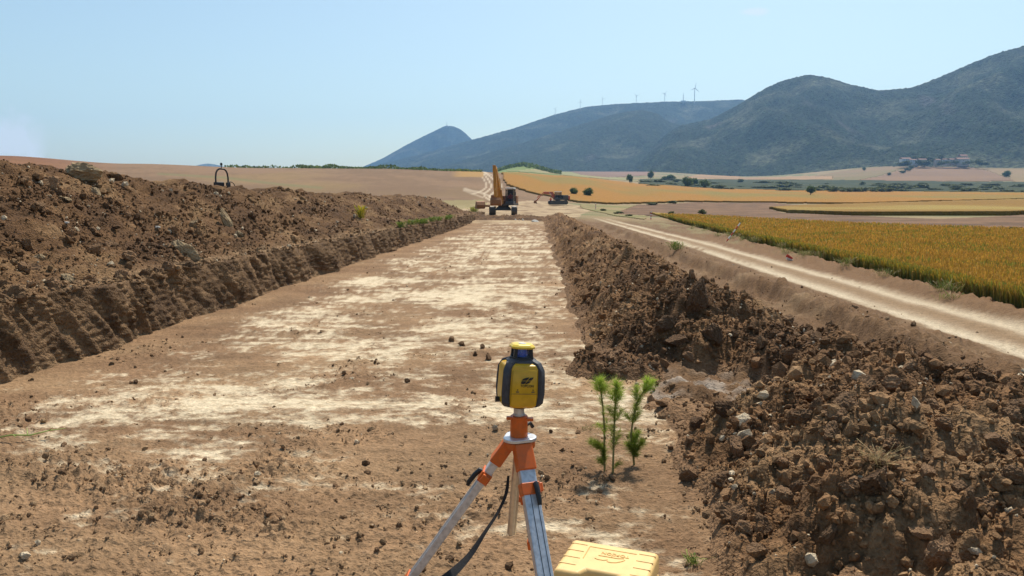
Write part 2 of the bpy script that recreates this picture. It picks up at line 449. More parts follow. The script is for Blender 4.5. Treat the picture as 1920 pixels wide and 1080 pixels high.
def lumps(X, Y, m):
    k = sstep(0.01, 0.22, m)
    fine = (np.hypot(X, Y) < 12)
    w = 0.15 * perlin(X * 1.1, Y * 1.1, 201)
    return k * (0.20 * billow((X + w) * 1.15, (Y - w) * 1.15, 2, 203) + 0.11 * billow(X * 2.9, Y * 2.9, 2, 207) + 0.055 * billow(X * 7.5, Y * 7.5, 2, 211) + fine * 0.022 * billow(X * 21, Y * 21, 1, 213))
def hmound(X, Y):
    m = mounds(X, Y)
    return hbase(X, Y) + m + lumps(X, Y, m) - 0.07 * (1 - sstep(0, .10, m))

# ---- colours of bare soil (linear)
CREAM = np.array([.57, .465, .315]); TAN = np.array([.325, .210, .114]); BROWN = np.array([.178, .101, .050]); DARK = np.array([.085, .048, .025])
FLOORB = np.array([.192, .113, .060])
def soil_colour(X, Y, loose):
    n = fbm(X * 0.9, Y * 1.6, 3, 300)[..., None]
    br = FLOORB * (1 + 0.35 * n) + (TAN - FLOORB) * np.clip(0.25 + 0.9 * fbm(X * 0.5, Y * 0.7, 3, 310), 0, 0.75)[..., None]
    crack = sstep(.08, .5, fbm(X * 2.4, Y * 12, 3, 320))[..., None]
    cr = CREAM * (1 + 0.12 * n) * (1 - np.array([.38, .44, .5]) * crack)
    return br * loose[..., None] + cr * (1 - loose[..., None])

def inpoly(px, py, poly):
    c = np.zeros(px.shape, bool); n = len(poly)
    for i in range(n):
        x0, y0 = poly[i]; x1, y1 = poly[(i + 1) % n]
        if y0 == y1: continue
        k = ((y0 > py) != (y1 > py)) & (px < (x1 - x0) * (py - y0) / (y1 - y0) + x0)
        c ^= k
    return c
def linedist(px, py, pts, sy=1.0):
    d = np.full(px.shape, 1e9)
    for (x0, y0), (x1, y1) in zip(pts[:-1], pts[1:]):
        ax, ay = x1 - x0, (y1 - y0) * sy
        t = np.clip(((px - x0) * ax + (py - y0) * sy * ay) / (ax * ax + ay * ay), 0, 1)
        d = np.minimum(d, np.hypot(px - x0 - t * ax, (py - y0) * sy - t * ay))
    return d

# ---- the ground sheet: rings round the viewpoint, closer together where things are near
pxs = np.arange(-250, 2200.1, 3.2)
azs = np.array([math.atan2(*ray(p, 378)[:2]) for p in pxs])
a0, a1 = azs[0], azs[-1]
rest = np.linspace(a1, a0 + 2 * math.pi, 44)[1:-1]
AZ = np.concatenate([azs, rest, [azs[0] + 2 * math.pi]])
rs = [0.4]
while rs[-1] < 16000:
    r = rs[-1]
    if r < 3: dr = 0.12
    elif r < 46: dr = max(0.010, r * r / 1300.0)
    elif r < 2600: dr = r * 0.0175
    else: dr = r * 0.12
    rs.append(r + dr)
RS = np.array(rs)
GA, GR = np.meshgrid(AZ, RS)
GX = np.sin(GA) * GR; GY = np.cos(GA) * GR
near = GR < 95
LOOSE = np.zeros_like(GX); LOOSE[near] = loose_mask(GX[near], GY[near])
GZ = hground(GX, GY, LOOSE)
GP = np.stack([GX, GY, GZ], -1)
PX, PY, PW = project(GP)
# ---- colours
C = np.zeros(GP.shape)
nf = fbm(GX * 0.01, GY * 0.01, 4, 400); nm = fbm(GX * 0.06, GY * 0.06, 3, 410)
stub = mixc((.205, .125, .07), (.16, .098, .054), sstep(-.3, .4, nf + nm * .6 + .5 * fbm(GX * .25, GY * .9, 2, 415)))
stub = mixc(stub, np.broadcast_to((.23, .155, .062), stub.shape), sstep(0.1, 0.5, fbm(GX * 0.02, GY * 0.008, 3, 430)) * 0.5)
C[:] = stub
far = ~near
# hillside on the left with faint darker line and the grassy flats round the trench end
soil = np.zeros_like(C); soil[near] = soil_colour(GX[near], GY[near], LOOSE[near])
xin = (GX > -6.2)
side = np.zeros_like(GX)
tmask = near & (GX > -6.3) & (GX < 1.2 + 0.0 * GY) & (GY < 74)
C[tmask] = soil[tmask]
sm = near & (GX >= 1.2)
X_, Y_ = GX[sm], GY[sm]
s2 = mixc(BROWN * 0.95, TAN * 0.8, sstep(-.2, .8, fbm(X_ * .4, Y_ * .4, 4, 440) + .5 * fbm(X_ * 2.5, Y_ * 2.5, 3, 441)))
pad = np.exp(-((X_ - 1.9) / 0.9) ** 2 - ((Y_ - 7.6) / 0.8) ** 2) * sstep(-.1, .35, fbm(X_ * 1.4, Y_ * 2.4, 3, 450) + .08)
s2 = mixc(s2, np.broadcast_to((.46, .40, .33), s2.shape), np.clip(pad * .8, 0, 1))
s2 = s2 * .82
e = np.abs(X_ - road_c(Y_)); es = X_ - road_c(Y_)
ragged = 0.22 * fbm(X_ * .9, Y_ * .35, 3, 460)
road = sstep(1.2, .9, e + ragged)
pale = np.maximum(np.exp(-((es + 0.72 + ragged * .4) / 0.30) ** 2), 0.9 * np.exp(-((es - 0.62 + ragged * .5) / 0.36) ** 2)) * sstep(-.45, .05, fbm(X_ * 1.5, Y_ * .25, 3, 470) + .2)
s2 = mixc(s2, np.broadcast_to(TAN * .7, s2.shape), road)
s2 = mixc(s2, np.broadcast_to((.50, .41, .285), s2.shape), np.clip(road * pale * .95, 0, 1))
bank = sstep(.95, 1.3, es + ragged) * sstep(70, 45, Y_)
s2 = mixc(s2, np.broadcast_to(BROWN * .95, s2.shape), bank)
verge = sstep(0.2, 0.9, X_ - road_c(Y_) - 1.5)
s2 = mixc(s2, np.broadcast_to((.20, .155, .075), s2.shape), verge * sstep(-.2, .3, fbm(X_ * .8, Y_ * .2, 3, 480)) * sstep(22, 45, Y_))
C[sm] = s2
lm = near & (GX <= -6.2)
C[lm] = mixc(stub[lm], np.broadcast_to((.17, .17, .06), stub[lm].shape), 0.6 * sstep(0, .4, fbm(GX[lm] * .12, GY[lm] * .2, 3, 490)))
# far base colour on the right: dry grass and scrub
rt = (GR > 70) & (PX > 990)
C[rt] = mixc(C[rt], mixc((.25, .18, .095), (.13, .14, .06), sstep(-.2, .5, nm[rt] + nf[rt])), sstep(1000, 1110, PX[rt] + 40 * nm[rt]) * sstep(75, 105, GR[rt]))

# beyond the trench: churned pale earth, then the tracks over the hill
R_ = GR
mid = (R_ > 66) & (R_ < 420) & (PX > 500) & (PX < 1160) & (PW > 0)
x, y = PX[mid], PY[mid]
c = C[mid]
wob = 6 * fbm(GX[mid] * .05, GY[mid] * .05, 3, 500)
flat = inpoly(x + wob, y + wob * .3, [(760, 408), (830, 388), (905, 380), (1010, 376), (1120, 388), (1060, 420), (900, 425)])
fl_n = fbm(GX[mid] * .35, GY[mid] * .12, 4, 505)
c = mixc(c, mixc((.40, .295, .175), (.20, .13, .072), sstep(-.25, .45, fl_n)), flat * 0.8)
gr = inpoly(x + wob, y + wob * .2, [(690, 392), (820, 376), (905, 374), (915, 386), (850, 394), (760, 408)])
c = mixc(c, np.broadcast_to((.24, .20, .085), c.shape), gr * 0.7)
def spline(p, k=8):
    p = np.array(p, float); q = np.vstack([2 * p[0] - p[1], p, 2 * p[-1] - p[-2]]); out = []
    for i in range(1, len(q) - 2):
        for t in np.linspace(0, 1, k, endpoint=False):
            a, b, c_, d_ = q[i - 1:i + 3]
            out.append(.5 * (2 * b + (c_ - a) * t + (2 * a - 5 * b + 4 * c_ - d_) * t * t + (3 * b - a - 3 * c_ + d_) * t ** 3))
    return [tuple(v) for v in out] + [tuple(p[-1])]
for pts, wd, k in (([(906, 322), (918, 330), (930, 341), (934, 350), (929, 358), (922, 364), (918, 369), (924, 374), (940, 380), (965, 386)], 2.2, .85),
                   ([(903, 322), (911, 331), (918, 341), (921, 350), (915, 358), (907, 364), (912, 371), (926, 379)], 1.9, .85),
                   ([(900, 323), (905, 332), (911, 343), (912, 350), (906, 356), (896, 361), (884, 364)], 1.7, .7),
                   ([(872, 354), (884, 358), (900, 361), (914, 366), (925, 372)], 3.2, .55), ([(870, 357), (886, 363), (905, 370)], 2.5, .4), ([(908, 322), (926, 330), (938, 342), (941, 352)], 1.3, .6)):
    d = linedist(x, y, spline(pts), 1.2)
    c = mixc(c, np.broadcast_to((.56, .46, .33), c.shape), k * .8 * sstep(wd * 1.25, wd * .2, d + .5 * wob * .2))
C[mid] = c
hl = (R_ > 60) & (R_ < 420) & (PX < 960)
d = linedist(PX[hl], PY[hl], [(300, 326), (420, 333), (520, 345), (600, 352)], 3)
C[hl] = mixc(C[hl], np.broadcast_to((.14, .14, .06), C[hl].shape), .6 * sstep(9, 3, d))
ol = (R_ > 240) & (R_ < 345) & (PX > 840) & (PX < 905) & (PY < 334)
C[ol] = mixc(C[ol], np.broadcast_to((.30, .175, .055), C[ol].shape), sstep(842, 868, PX[ol] + 12 * nm[ol]) * sstep(334, 330, PY[ol] + 2 * nm[ol]))
lp = (R_ > 200) & (R_ < 345) & (PX < 260) & (PY < 318)
C[lp] = mixc(C[lp], C[lp] * (0.95, .72, .62), sstep(260, 60, PX[lp]))
kn = (R_ > 640) & (R_ < 1000) & (PX > 925) & (PX < 1060)
C[kn] = (.15, .19, .06)
# ---- fields cut out of the sheet, each its own object
NR, NC = GX.shape
FACES = gridfaces(NR, NC)
CX = (PX[:-1, :-1] + PX[1:, 1:]) / 2; CY = (PY[:-1, :-1] + PY[1:, 1:]) / 2; CR = (GR[:-1, :-1] + GR[1:, 1:]) / 2
CXW = (GX[:-1, :-1] + GX[1:, 1:]) / 2; CYW = (GY[:-1, :-1] + GY[1:, 1:]) / 2
front = (PW[:-1, :-1] > 0)
wobx = 5 * fbm(CXW * .03, CYW * .03, 3, 510); woby = 1.2 * fbm(CXW * .05, CYW * .05, 3, 520)
taken = np.zeros(CX.shape, bool)
def zone(name, label, poly, rmin, rmax, lift, colf, mat, extra=None, kind='structure', wob=1.0, cat='field'):
    m = front & (CR > rmin) & (CR < rmax) & inpoly(CX + wobx * wob, CY + woby * wob, poly) & ~taken
    if extra is not None: m &= extra
    taken[m] = True
    F = FACES[m]
    V, F2, idx = compact(GP.reshape(-1, 3), F, np.arange(NR * NC))
    V = V.copy(); V[:, 2] += lift
    gx, gy = V[:, 0], V[:, 1]
    V[:, 2] += min(lift, .5) * .10 * fbm(gx * .5, gy * .5, 3, 530)
    col = colf(gx, gy, idx)
    # skirt
    q = F2
    E = np.concatenate([q[:, [0, 1]], q[:, [1, 2]], q[:, [2, 3]], q[:, [3, 0]]])
    key = np.sort(E, 1); key = key[:, 0].astype(np.int64) * len(V) + key[:, 1]
    _, inv, cnt = np.unique(key, return_inverse=True, return_counts=True)
    E = E[cnt[inv] == 1]
    ub = np.unique(E); n = len(V); mp = {}
    mpv = np.full(n, -1); mpv[ub] = n + np.arange(len(ub))
    low = V[ub].copy(); low[:, 2] -= lift + 0.15
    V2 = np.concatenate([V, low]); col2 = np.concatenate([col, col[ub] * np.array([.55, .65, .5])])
    SK = np.stack([E[:, 1], E[:, 0], mpv[E[:, 0]], mpv[E[:, 1]]], -1)
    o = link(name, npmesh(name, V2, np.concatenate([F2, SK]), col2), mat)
    tag(o, label, cat, kind=kind)
    return o
def two(a, b, s, seed, sy=1.0, lo=-.3, hi=.4):
    def f(gx, gy, idx):
        return mixc(a, b, sstep(lo, hi, fbm(gx * s, gy * s * sy, 4, seed)))
    return f
GOLD = (.275, .132, .022); GOLD2 = (.21, .115, .022)
def wheatcol(gx, gy, idx):
    c = mixc((.34, .20, .045), (.26, .175, .04), sstep(-.3, .4, fbm(gx * .12, gy * .05, 4, 540)))
    return mixc(c, np.broadcast_to((.15, .14, .035), c.shape), .6 * sstep(.15, .5, fbm(gx * .07, gy * .2, 3, 545)))
wpoly = [(1205, 400), (1300, 407), (1600, 425), (1920, 438), (2300, 450), (2300, 1200), (1100, 1200)]
zone('wheat_field', 'golden ripe wheat beside the dirt road', wpoly, 8, 130, 0.30, wheatcol, M['crop'], extra=(CXW > field_edge(CYW)), wob=.3)
zone('ploughed_field', 'purple brown ploughed strip behind the near wheat', [(1150, 402), (1195, 384), (1300, 380), (1450, 381), (1500, 385), (1440, 392), (1470, 399), (1600, 405), (1760, 411), (1920, 404), (2300, 404), (2300, 455), (1920, 437), (1600, 424), (1300, 406), (1225, 406)], 60, 330, 0.06,
     two((.175, .10, .055), (.105, .062, .036), .15, 550), M['field'])
zone('wheat_field', 'narrow wheat strip beyond the ploughed land', [(1440, 392), (1520, 387), (1700, 382), (1920, 376), (2300, 371), (2300, 404), (1920, 403), (1760, 411), (1600, 404), (1480, 399)], 120, 420, 0.6, two(GOLD2, (.27, .19, .05), .03, 560, .4), M['crop'])
zone('wheat_field', 'broad orange wheat field sloping below the hill road', [(940, 321), (990, 323), (1040, 328), (1120, 336), (1200, 346), (1330, 354), (1480, 358), (1920, 362), (2300, 365), (2300, 371), (1920, 374), (1600, 383), (1300, 379), (1150, 383), (1085, 380), (1000, 363), (950, 348)], 150, 620, 0.5, two(GOLD, (.19, .145, .036), .02, 570, .35, -.15, .55), M['crop'])
zone('scrubland', 'green scrub strip at the foot of the far fields', [(1200, 336), (1290, 336), (1480, 337), (1920, 342), (2300, 344), (2300, 365), (1920, 361), (1480, 357), (1330, 353), (1200, 345)], 430, 1100, 0.4, two((.026, .036, .012), (.05, .054, .02), .02, 580), M['field'])
zone('bare_field', 'pink bare field below the wooded mountain', [(1058, 318), (1105, 322), (1150, 315), (1210, 312), (1268, 303), (1245, 316), (1215, 329), (1140, 333), (1090, 328)], 700, 2600, 0.2, two((.22, .13, .09), (.18, .115, .08), .006, 590), M['field'])
zone('grass_field', 'pale green meadow behind the orange wheat', [(945, 320), (1045, 316), (1140, 330), (1200, 340), (1120, 335), (1040, 327)], 400, 1400, 0.2, two((.20, .20, .085), (.26, .22, .11), .01, 595), M['field'])
zone('bare_field', 'peach coloured mown knoll left of the village fields', [(1290, 331), (1330, 324), (1368, 325), (1392, 333), (1480, 331), (1560, 330), (1560, 337), (1290, 336)], 800, 2600, 0.2, two((.31, .19, .095), (.25, .16, .085), .006, 600), M['field'])
zone('stubble_field', 'tan domed stubble field just below the village', [(1600, 340), (1640, 332), (1700, 316), (1735, 310), (1800, 310), (1850, 320), (1905, 340)], 900, 2600, 0.2, two((.21, .125, .068), (.165, .10, .055), .005, 610), M['field'])
zone('stubble_field', 'olive and tan fields left of the village', [(1480, 337), (1560, 324), (1640, 309), (1700, 304), (1730, 311), (1690, 318), (1640, 332), (1600, 340)], 900, 2600, 0.15, two((.21, .14, .075), (.16, .13, .055), .006, 620, 2.), M['field'])
zone('stubble_field', 'straw coloured field right of the village', [(1800, 310), (1850, 308), (1920, 309), (2300, 311), (2300, 345), (1905, 342), (1850, 320)], 900, 2600, 0.15, two((.23, .155, .078), (.18, .135, .06), .006, 630), M['field'])
zone('grass_field', 'weedy green verge between road and ploughed land', [(1085, 383), (1150, 386), (1195, 384), (1150, 402), (1215, 402), (1210, 412), (1150, 405), (1090, 390)], 55, 330, 0.08, two((.17, .155, .06), (.25, .185, .09), .08, 640), M['field'])
keep = ~taken
# no ground under the left heap
keep &= ~((CXW < -6.35) & (CXW > -13.5) & (CYW > 5.2) & (CYW < 70) & (CR > 6))
V, F, cc = compact(GP.reshape(-1, 3), FACES[keep], C.reshape(-1, 3))
tag(link('ground', npmesh('ground', V, F, cc), M['ground']), kind='structure')

# ---- right windrow and near heap
def mound_mesh(name, label, xs, ys, dark):
    X, Y = np.meshgrid(xs, ys)
    m = mounds(X, Y); Z = hmound(X, Y)
    V = np.stack([X, Y, Z], -1)
    n = fbm(X * .8, Y * .8, 3, 650); n2 = fbm(X * 3, Y * 3, 3, 660)
    c = mixc(BROWN * 1.1, DARK * 1.25, sstep(-.25, .6, n + .5 * n2 + dark(X, Y)))
    c = mixc(c, np.broadcast_to(TAN * .85, c.shape), sstep(.0, .5, -n - .3 * n2 - dark(X, Y)) * .7)
    c = c * np.array([1.0, .96, .9])
    c = mixc(c, np.broadcast_to(FLOORB * 1.15, c.shape), sstep(.16, .03, m) * .85)
    F = gridfaces(*X.shape)
    mm = (m[:-1, :-1] > .002) | (m[1:, 1:] > .002) | (m[1:, :-1] > .002) | (m[:-1, 1:] > .002)
    V2, F2, c2, m2 = compact(V.reshape(-1, 3), F[mm], c.reshape(-1, 3), m.reshape(-1))
    o = link(name, npmesh(name, V2, F2, c2), M['heap']); tag(o, label, 'heap')
    return V2, m2, c2
ysw = [8.2]
while ysw[-1] < 84.5: ysw.append(ysw[-1] + max(.028, ysw[-1] ** 1.5 * 0.0011))
WV, WM, WC = mound_mesh('earth_windrow', 'long dark ridge of dug soil along the right edge of the trench', np.arange(.1, 4.6, .032), np.array(ysw), lambda X, Y: 0.28 * np.exp(-((Y - 9) / 1.2) ** 2) + 0.02)
HV, HM, HC = mound_mesh('earth_heap', 'broken heap of crumbly brown clods filling the lower right', np.arange(.5, 7.0, .022), np.arange(1.9, 8.2001, .0225), lambda X, Y: -0.12 + 0.35 * sstep(6.6, 7.8, Y) + .12 * sstep(2.6, 4.2, X))

# ---- left spoil heap with the cut bank of the trench
prof = np.array([(-5.80, -.08), (-5.84, .02), (-5.90, .28), (-5.95, .58), (-6.0, .86), (-6.55, .93), (-7.4, 1.30), (-8.4, 1.95), (-9.5, 2.66), (-10.2, 2.86), (-10.9, 2.62), (-12.4, 1.6), (-14.2, .62)])
sl_ = np.concatenate([[0], np.cumsum(np.hypot(*np.diff(prof, axis=0).T))])
S = np.concatenate([np.linspace(0, 1.2, 62)[:-1], np.linspace(1.2, 5.6, 150)[:-1], np.linspace(5.6, sl_[-1], 36)])
ysm = [3.6]
while ysm[-1] < 84: ysm.append(ysm[-1] * 1.0058)
ysm = np.array(ysm)
SS, YY = np.meshgrid(S, ysm)
bx = np.interp(SS, sl_, prof[:, 0]); bz = np.interp(SS, sl_, prof[:, 1])
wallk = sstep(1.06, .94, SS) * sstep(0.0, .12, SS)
crest = sstep(1.1, 4.6, SS)
env = 1 - sstep(70, 83, YY + 1.5 * perlin(YY * .3, SS * .3, 700))
env = np.where(bz < .85, 1, env)
fY = np.interp(YY, [13, 16, 20, 25, 60], [1.0, .97, .83, .80, .80])
bz = np.where(bz > .84, .84 + (bz - .84) * env * fY * (1 + crest * (.13 * perlin(YY * .16, SS * 0, 701) + .07 * perlin(YY * .55, SS * .2, 702))), bz)
bz = np.where(bz < .8, bz * (1 - .65 * sstep(72, 82, YY)), bz)
bx = bx + .16 * perlin(YY * .45, SS * 0, 703) * sstep(2.5, .2, SS)
sl2 = 1 - wallk
dn = sl2 * sstep(.7, 1.15, SS) * (.12 * billow(YY * .75, SS * .75, 2, 710) + .065 * billow(YY * 2.1, SS * 2.1, 2, 712) + .045 * billow(YY * 5.5, SS * 5.5, 2, 714) + .02 * billow(YY * 15, SS * 15, 1, 716))
ed = np.exp(-((SS - 1.0) / .3) ** 2)
dn = dn + ed * .05 * billow(YY * 2.6, SS * 2.6, 3, 718)
skew = YY * 1 + bz * .55
dw = wallk * (.10 * billow(skew * .55, bz * .5, 2, 720) + .065 * billow(skew * 1.7, bz * .8, 2, 722) + .075 * billow(skew * 6.0, bz * 1.2, 2, 724) * (.4 + sstep(-.2, .3, perlin(YY * .8, bz * 2, 727))) + .034 * billow(skew * 17, bz * 2.5, 2, 726) + .02)
LX = bx + dn * .5 + dw; LZ = bz + dn * .87 - dw * .15
LV = np.stack([LX, YY, LZ], -1)
n = fbm(YY * .4, SS * .8, 4, 730); n2 = fbm(YY * 2.2, SS * 2.2, 3, 740)
lc = mixc(BROWN * 1.0, DARK * 1.35, sstep(-.3, .45, n + .5 * n2))
lc = mixc(lc, np.broadcast_to(TAN * .9, lc.shape), .75 * sstep(.05, .5, -n - .35 * n2))
wc = mixc(np.array([.20, .122, .064]), np.array([.095, .056, .03]), sstep(-.3, .4, fbm(skew * 3, bz * 1.5, 3, 745)))  # dark clay tones; the bank's shade is painted into this wall colour
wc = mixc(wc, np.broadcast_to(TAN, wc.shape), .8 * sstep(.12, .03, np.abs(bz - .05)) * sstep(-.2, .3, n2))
lc = lc * np.array([.80, .76, .70])
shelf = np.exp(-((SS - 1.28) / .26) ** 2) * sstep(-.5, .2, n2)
lc = mixc(lc, np.broadcast_to(TAN * .95, lc.shape), .75 * shelf)  # dusty tan shelf, painted paler to give the lip its sunlit edge
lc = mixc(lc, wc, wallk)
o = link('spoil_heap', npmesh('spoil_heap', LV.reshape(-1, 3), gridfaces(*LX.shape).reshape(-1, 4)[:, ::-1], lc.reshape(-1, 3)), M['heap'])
tag(o, 'long high heap of brown spoil and cut bank along the left side of the trench', 'heap')

# ---- earth pushed up across the far end of the trench
X, Y = np.meshgrid(np.linspace(-7.5, 1.6, 150), np.linspace(67, 81, 110))
q = np.clip(1 - ((Y - 73.5 - .8 * perlin(X * .4, X * 0, 750)) / 4.0) ** 2, 0, 1) * sstep(1.6, .2, X) * sstep(-7.5, -6.4, X)
Z = hbase(X, Y) - .1 + q * (.42 + .25 * billow(X * .8, Y * .5, 3, 751) + .12 * billow(X * 2.6, Y * 2.0, 2, 753))
EV = np.stack([X, Y, Z], -1)
o = link('earth_ridge', npmesh('earth_ridge', EV.reshape(-1, 3), gridfaces(*X.shape).reshape(-1, 4), mixc(DARK * 1.1, BROWN, sstep(-.3, .5, fbm(X, Y, 3, 755))).reshape(-1, 3)), M['heap'])
tag(o, 'low dark ridge of dug earth across the far end of the trench', 'heap')

# ================================================================ MOUNTAINS
def mountain(name, label, sil, base, rb, rr, px0, px1, step, rows, seed, bump, tone, shape=1.15, spur=.16):
    p = np.arange(px0, px1 + .1, step)
    az = np.array([math.atan2(*ray(q, 300)[:2]) for q in p])
    sy = np.interp(p, *zip(*sil)); by = np.interp(p, *zip(*base))
    # smooth the drawn outline a little
    k = np.exp(-np.linspace(-2, 2, 13) ** 2); k /= k.sum()
    sy = np.convolve(np.pad(sy, 6, 'edge'), k, 'valid')
    T = np.concatenate([np.linspace(0, 1, rows), np.linspace(1.05, 1.6, 8)])
    TT, AA = np.meshgrid(T, az, indexing='ij'); SY = np.broadcast_to(sy, TT.shape); BY = np.broadcast_to(by, TT.shape); PP = np.broadcast_to(p, TT.shape)
    rrv = rr * (1 + .06 * perlin(PP * .004, PP * 0, seed))
    R = rb + (rrv - rb) * TT
    zr = CAMZ + rrv * slope_of(PP, SY); zb = CAMZ + rb * slope_of(PP, BY) - 12
    t = np.minimum(TT, 1)
    X = np.sin(AA) * R; Y = np.cos(AA) * R
    L = (rr - rb)
    s = t ** shape
    rid = 1 - np.abs(fbm(X / (L * .33), Y / (L * .8), 4, seed + 3)) * 2.2
    s = s + spur * (rid - .55) * 4 * t * (1 - t) * (.4 + .6 * t)
    Z = zb + (zr - zb) * s - np.maximum(TT - 1, 0) * (zr - zb) * 1.3
    f = fbm(X / 160, Y / 160, 4, seed + 5)
    forest = sstep(-.3, .25, f + .17 - .5 * sstep(.2, .0, TT) + tone)
    Z = Z + forest * bump * (billow(X / 11, Y / 11, 2, seed + 7) + .5) * sstep(0, .05, TT) * np.where(TT > .97, .45, 1)
    c = mixc((.072, .078, .04), (.02, .032, .014), forest)
    c = c * np.clip(1 + .35 * fbm(X / 45, Y / 45, 3, seed + 9) + .8 * perlin(X / 9, Y / 9, seed + 10), .25, 2.2)[..., None]
    rock = sstep(.35, .6, fbm(X / 110, Y / 260, 3, seed + 11)) * sstep(.25, .5, TT) * sstep(.95, .8, TT)
    c = mixc(c, np.broadcast_to((.10, .085, .08), c.shape), rock * .6)
    V = np.stack([X, Y, Z], -1)
    o = link(name, npmesh(name, V.reshape(-1, 3), gridfaces(*X.shape).reshape(-1, 4), c.reshape(-1, 3)), M['mountain'])
    tag(o, label, 'mountain', kind='structure')
    return V
mountain('mountain', 'tiny pale blue mountain on the left horizon', [(300, 330), (350, 316), (372, 309), (392, 306), (410, 310), (440, 318), (500, 335)], [(0, 345), (900, 345)], 4000, 5000, 300, 500, 3, 20, 900, 0, 0)
mountain('mountain', 'pointed blue grey peak left of the wind turbine ridge', [(600, 345), (683, 312), (720, 296), (760, 273), (790, 258), (815, 246), (834, 236), (848, 236), (862, 241), (876, 252), (886, 264), (950, 300), (1010, 340)], [(0, 345), (1200, 345)], 3900, 4700, 600, 1010, 2.5, 60, 910, 5, .1)
mountain('mountain', 'long wooded ridge carrying the wind turbines', [(640, 335), (690, 313), (740, 302), (800, 286), (880, 264), (960, 242), (1040, 215), (1100, 200), (1160, 195), (1250, 191), (1310, 190), (1385, 187), (1450, 195), (1560, 240)], [(0, 340), (1000, 335), (1600, 330)], 2500, 3800, 640, 1560, 2.5, 150, 920, 6, .1, 1.15, .2)
mountain('mountain', 'darker wooded spur in front of the turbine ridge', [(760, 335), (830, 312), (900, 292), (1000, 262), (1080, 236), (1150, 214), (1200, 206), (1232, 213), (1250, 228), (1272, 234), (1330, 240), (1450, 262), (1600, 330)], [(0, 335), (1000, 335), (1600, 332)], 1900, 2900, 760, 1600, 2.5, 130, 930, 5, .16)
mountain('mountain', 'double topped wooded mountain on the right', [(1100, 336), (1180, 318), (1250, 250), (1272, 236), (1330, 224), (1380, 198), (1420, 172), (1460, 152), (1508, 141), (1545, 146), (1590, 160), (1640, 171), (1700, 166), (1750, 147), (1800, 124), (1860, 100), (1920, 84), (2000, 66), (2100, 55), (2400, 60)],
         [(1000, 338), (1280, 335), (1400, 338), (1500, 336), (1600, 326), (1680, 308), (1800, 309), (1900, 309), (2400, 311)], 1480, 2400, 1100, 2400, 2.5, 170, 940, 6, .06, 1.15, .26)

# ================================================================ CLODS AND STONES
def ico(sub):
    bm = bmesh.new(); bmesh.ops.create_icosphere(bm, subdivisions=sub, radius=1.0)
    v = np.array([x.co[:] for x in bm.verts]); f = np.array([[q.index for q in p.verts] for p in bm.faces]); bm.free()
    return v, f
ICO = {s: ico(s) for s in (1, 2, 3, 4)}
def rotmats(n, g):
    q = g.normal(size=(n, 4)); q /= np.linalg.norm(q, axis=1)[:, None]
    w, x, y, z = q.T
    return np.stack([np.stack([1 - 2 * (y * y + z * z), 2 * (x * y - z * w), 2 * (x * z + y * w)], -1),
                     np.stack([2 * (x * y + z * w), 1 - 2 * (x * x + z * z), 2 * (y * z - x * w)], -1),
                     np.stack([2 * (x * z - y * w), 2 * (y * z + x * w), 1 - 2 * (x * x + y * y)], -1)], 1)
def rock_verts(n, sub, g, planes=6, jit=.12):
    B, F = ICO[sub]
    V = B[None] * (1 + g.uniform(-jit, jit, (n, len(B), 1)))
    for _ in range(planes):
        d = g.normal(size=(n, 1, 3)); d /= np.linalg.norm(d, axis=2, keepdims=True)
        p = (V * d).sum(-1, keepdims=True) - g.uniform(.45, .85, (n, 1, 1))
        V = V - np.maximum(p, 0) * d
    V = V * g.uniform(.62, 1.25, (n, 1, 3))
    return np.einsum('nij,nkj->nki', rotmats(n, g), V), F
CLODMESH = []
g3 = np.random.default_rng(99)
for i in range(9):
    V, F = rock_verts(1, 4, g3, 8, .0); V = V[0]
    V = V * (1 + .16 * billow(V[:, 0] * 1.8 + V[:, 2] + i * 9, V[:, 1] * 1.8 - V[:, 2] + 3, 2, 800 + i) + .16 * billow(V[:, 0] * 4.5 + V[:, 2] * 1.3, V[:, 1] * 4.5 - V[:, 2] * 4.1, 2, 820 + i) + .07 * billow(V[:, 0] * 11 - V[:, 2] * 8, V[:, 1] * 11 + V[:, 2] * 7, 1, 840 + i))[:, None]
    CLODMESH.append(npmesh('clod', V, F, None, False))
def clod_obj(name, p, size, mat, label, cat, group=None, sc=(1, 1, 1), rot=None, mi=None):
    me = CLODMESH[random.randrange(len(CLODMESH)) if mi is None else mi]
    o = bpy.data.objects.new(name, me); COL.objects.link(o)
    if not me.materials: me.materials.append(mat)
    o.material_slots[0].link = 'OBJECT'; o.material_slots[0].material = mat
    o.location = p; o.scale = (size * sc[0], size * sc[1], size * sc[2])
    o.rotation_euler = rot if rot is not None else (random.uniform(0, 6.28), random.uniform(0, 6.28), random.uniform(0, 6.28))
    tag(o, label, cat, group)
    return o
def pareto(n, lo, hi, a, g):
    u = g.random(n)
    return (lo ** -a - u * (lo ** -a - hi ** -a)) ** (-1 / a)
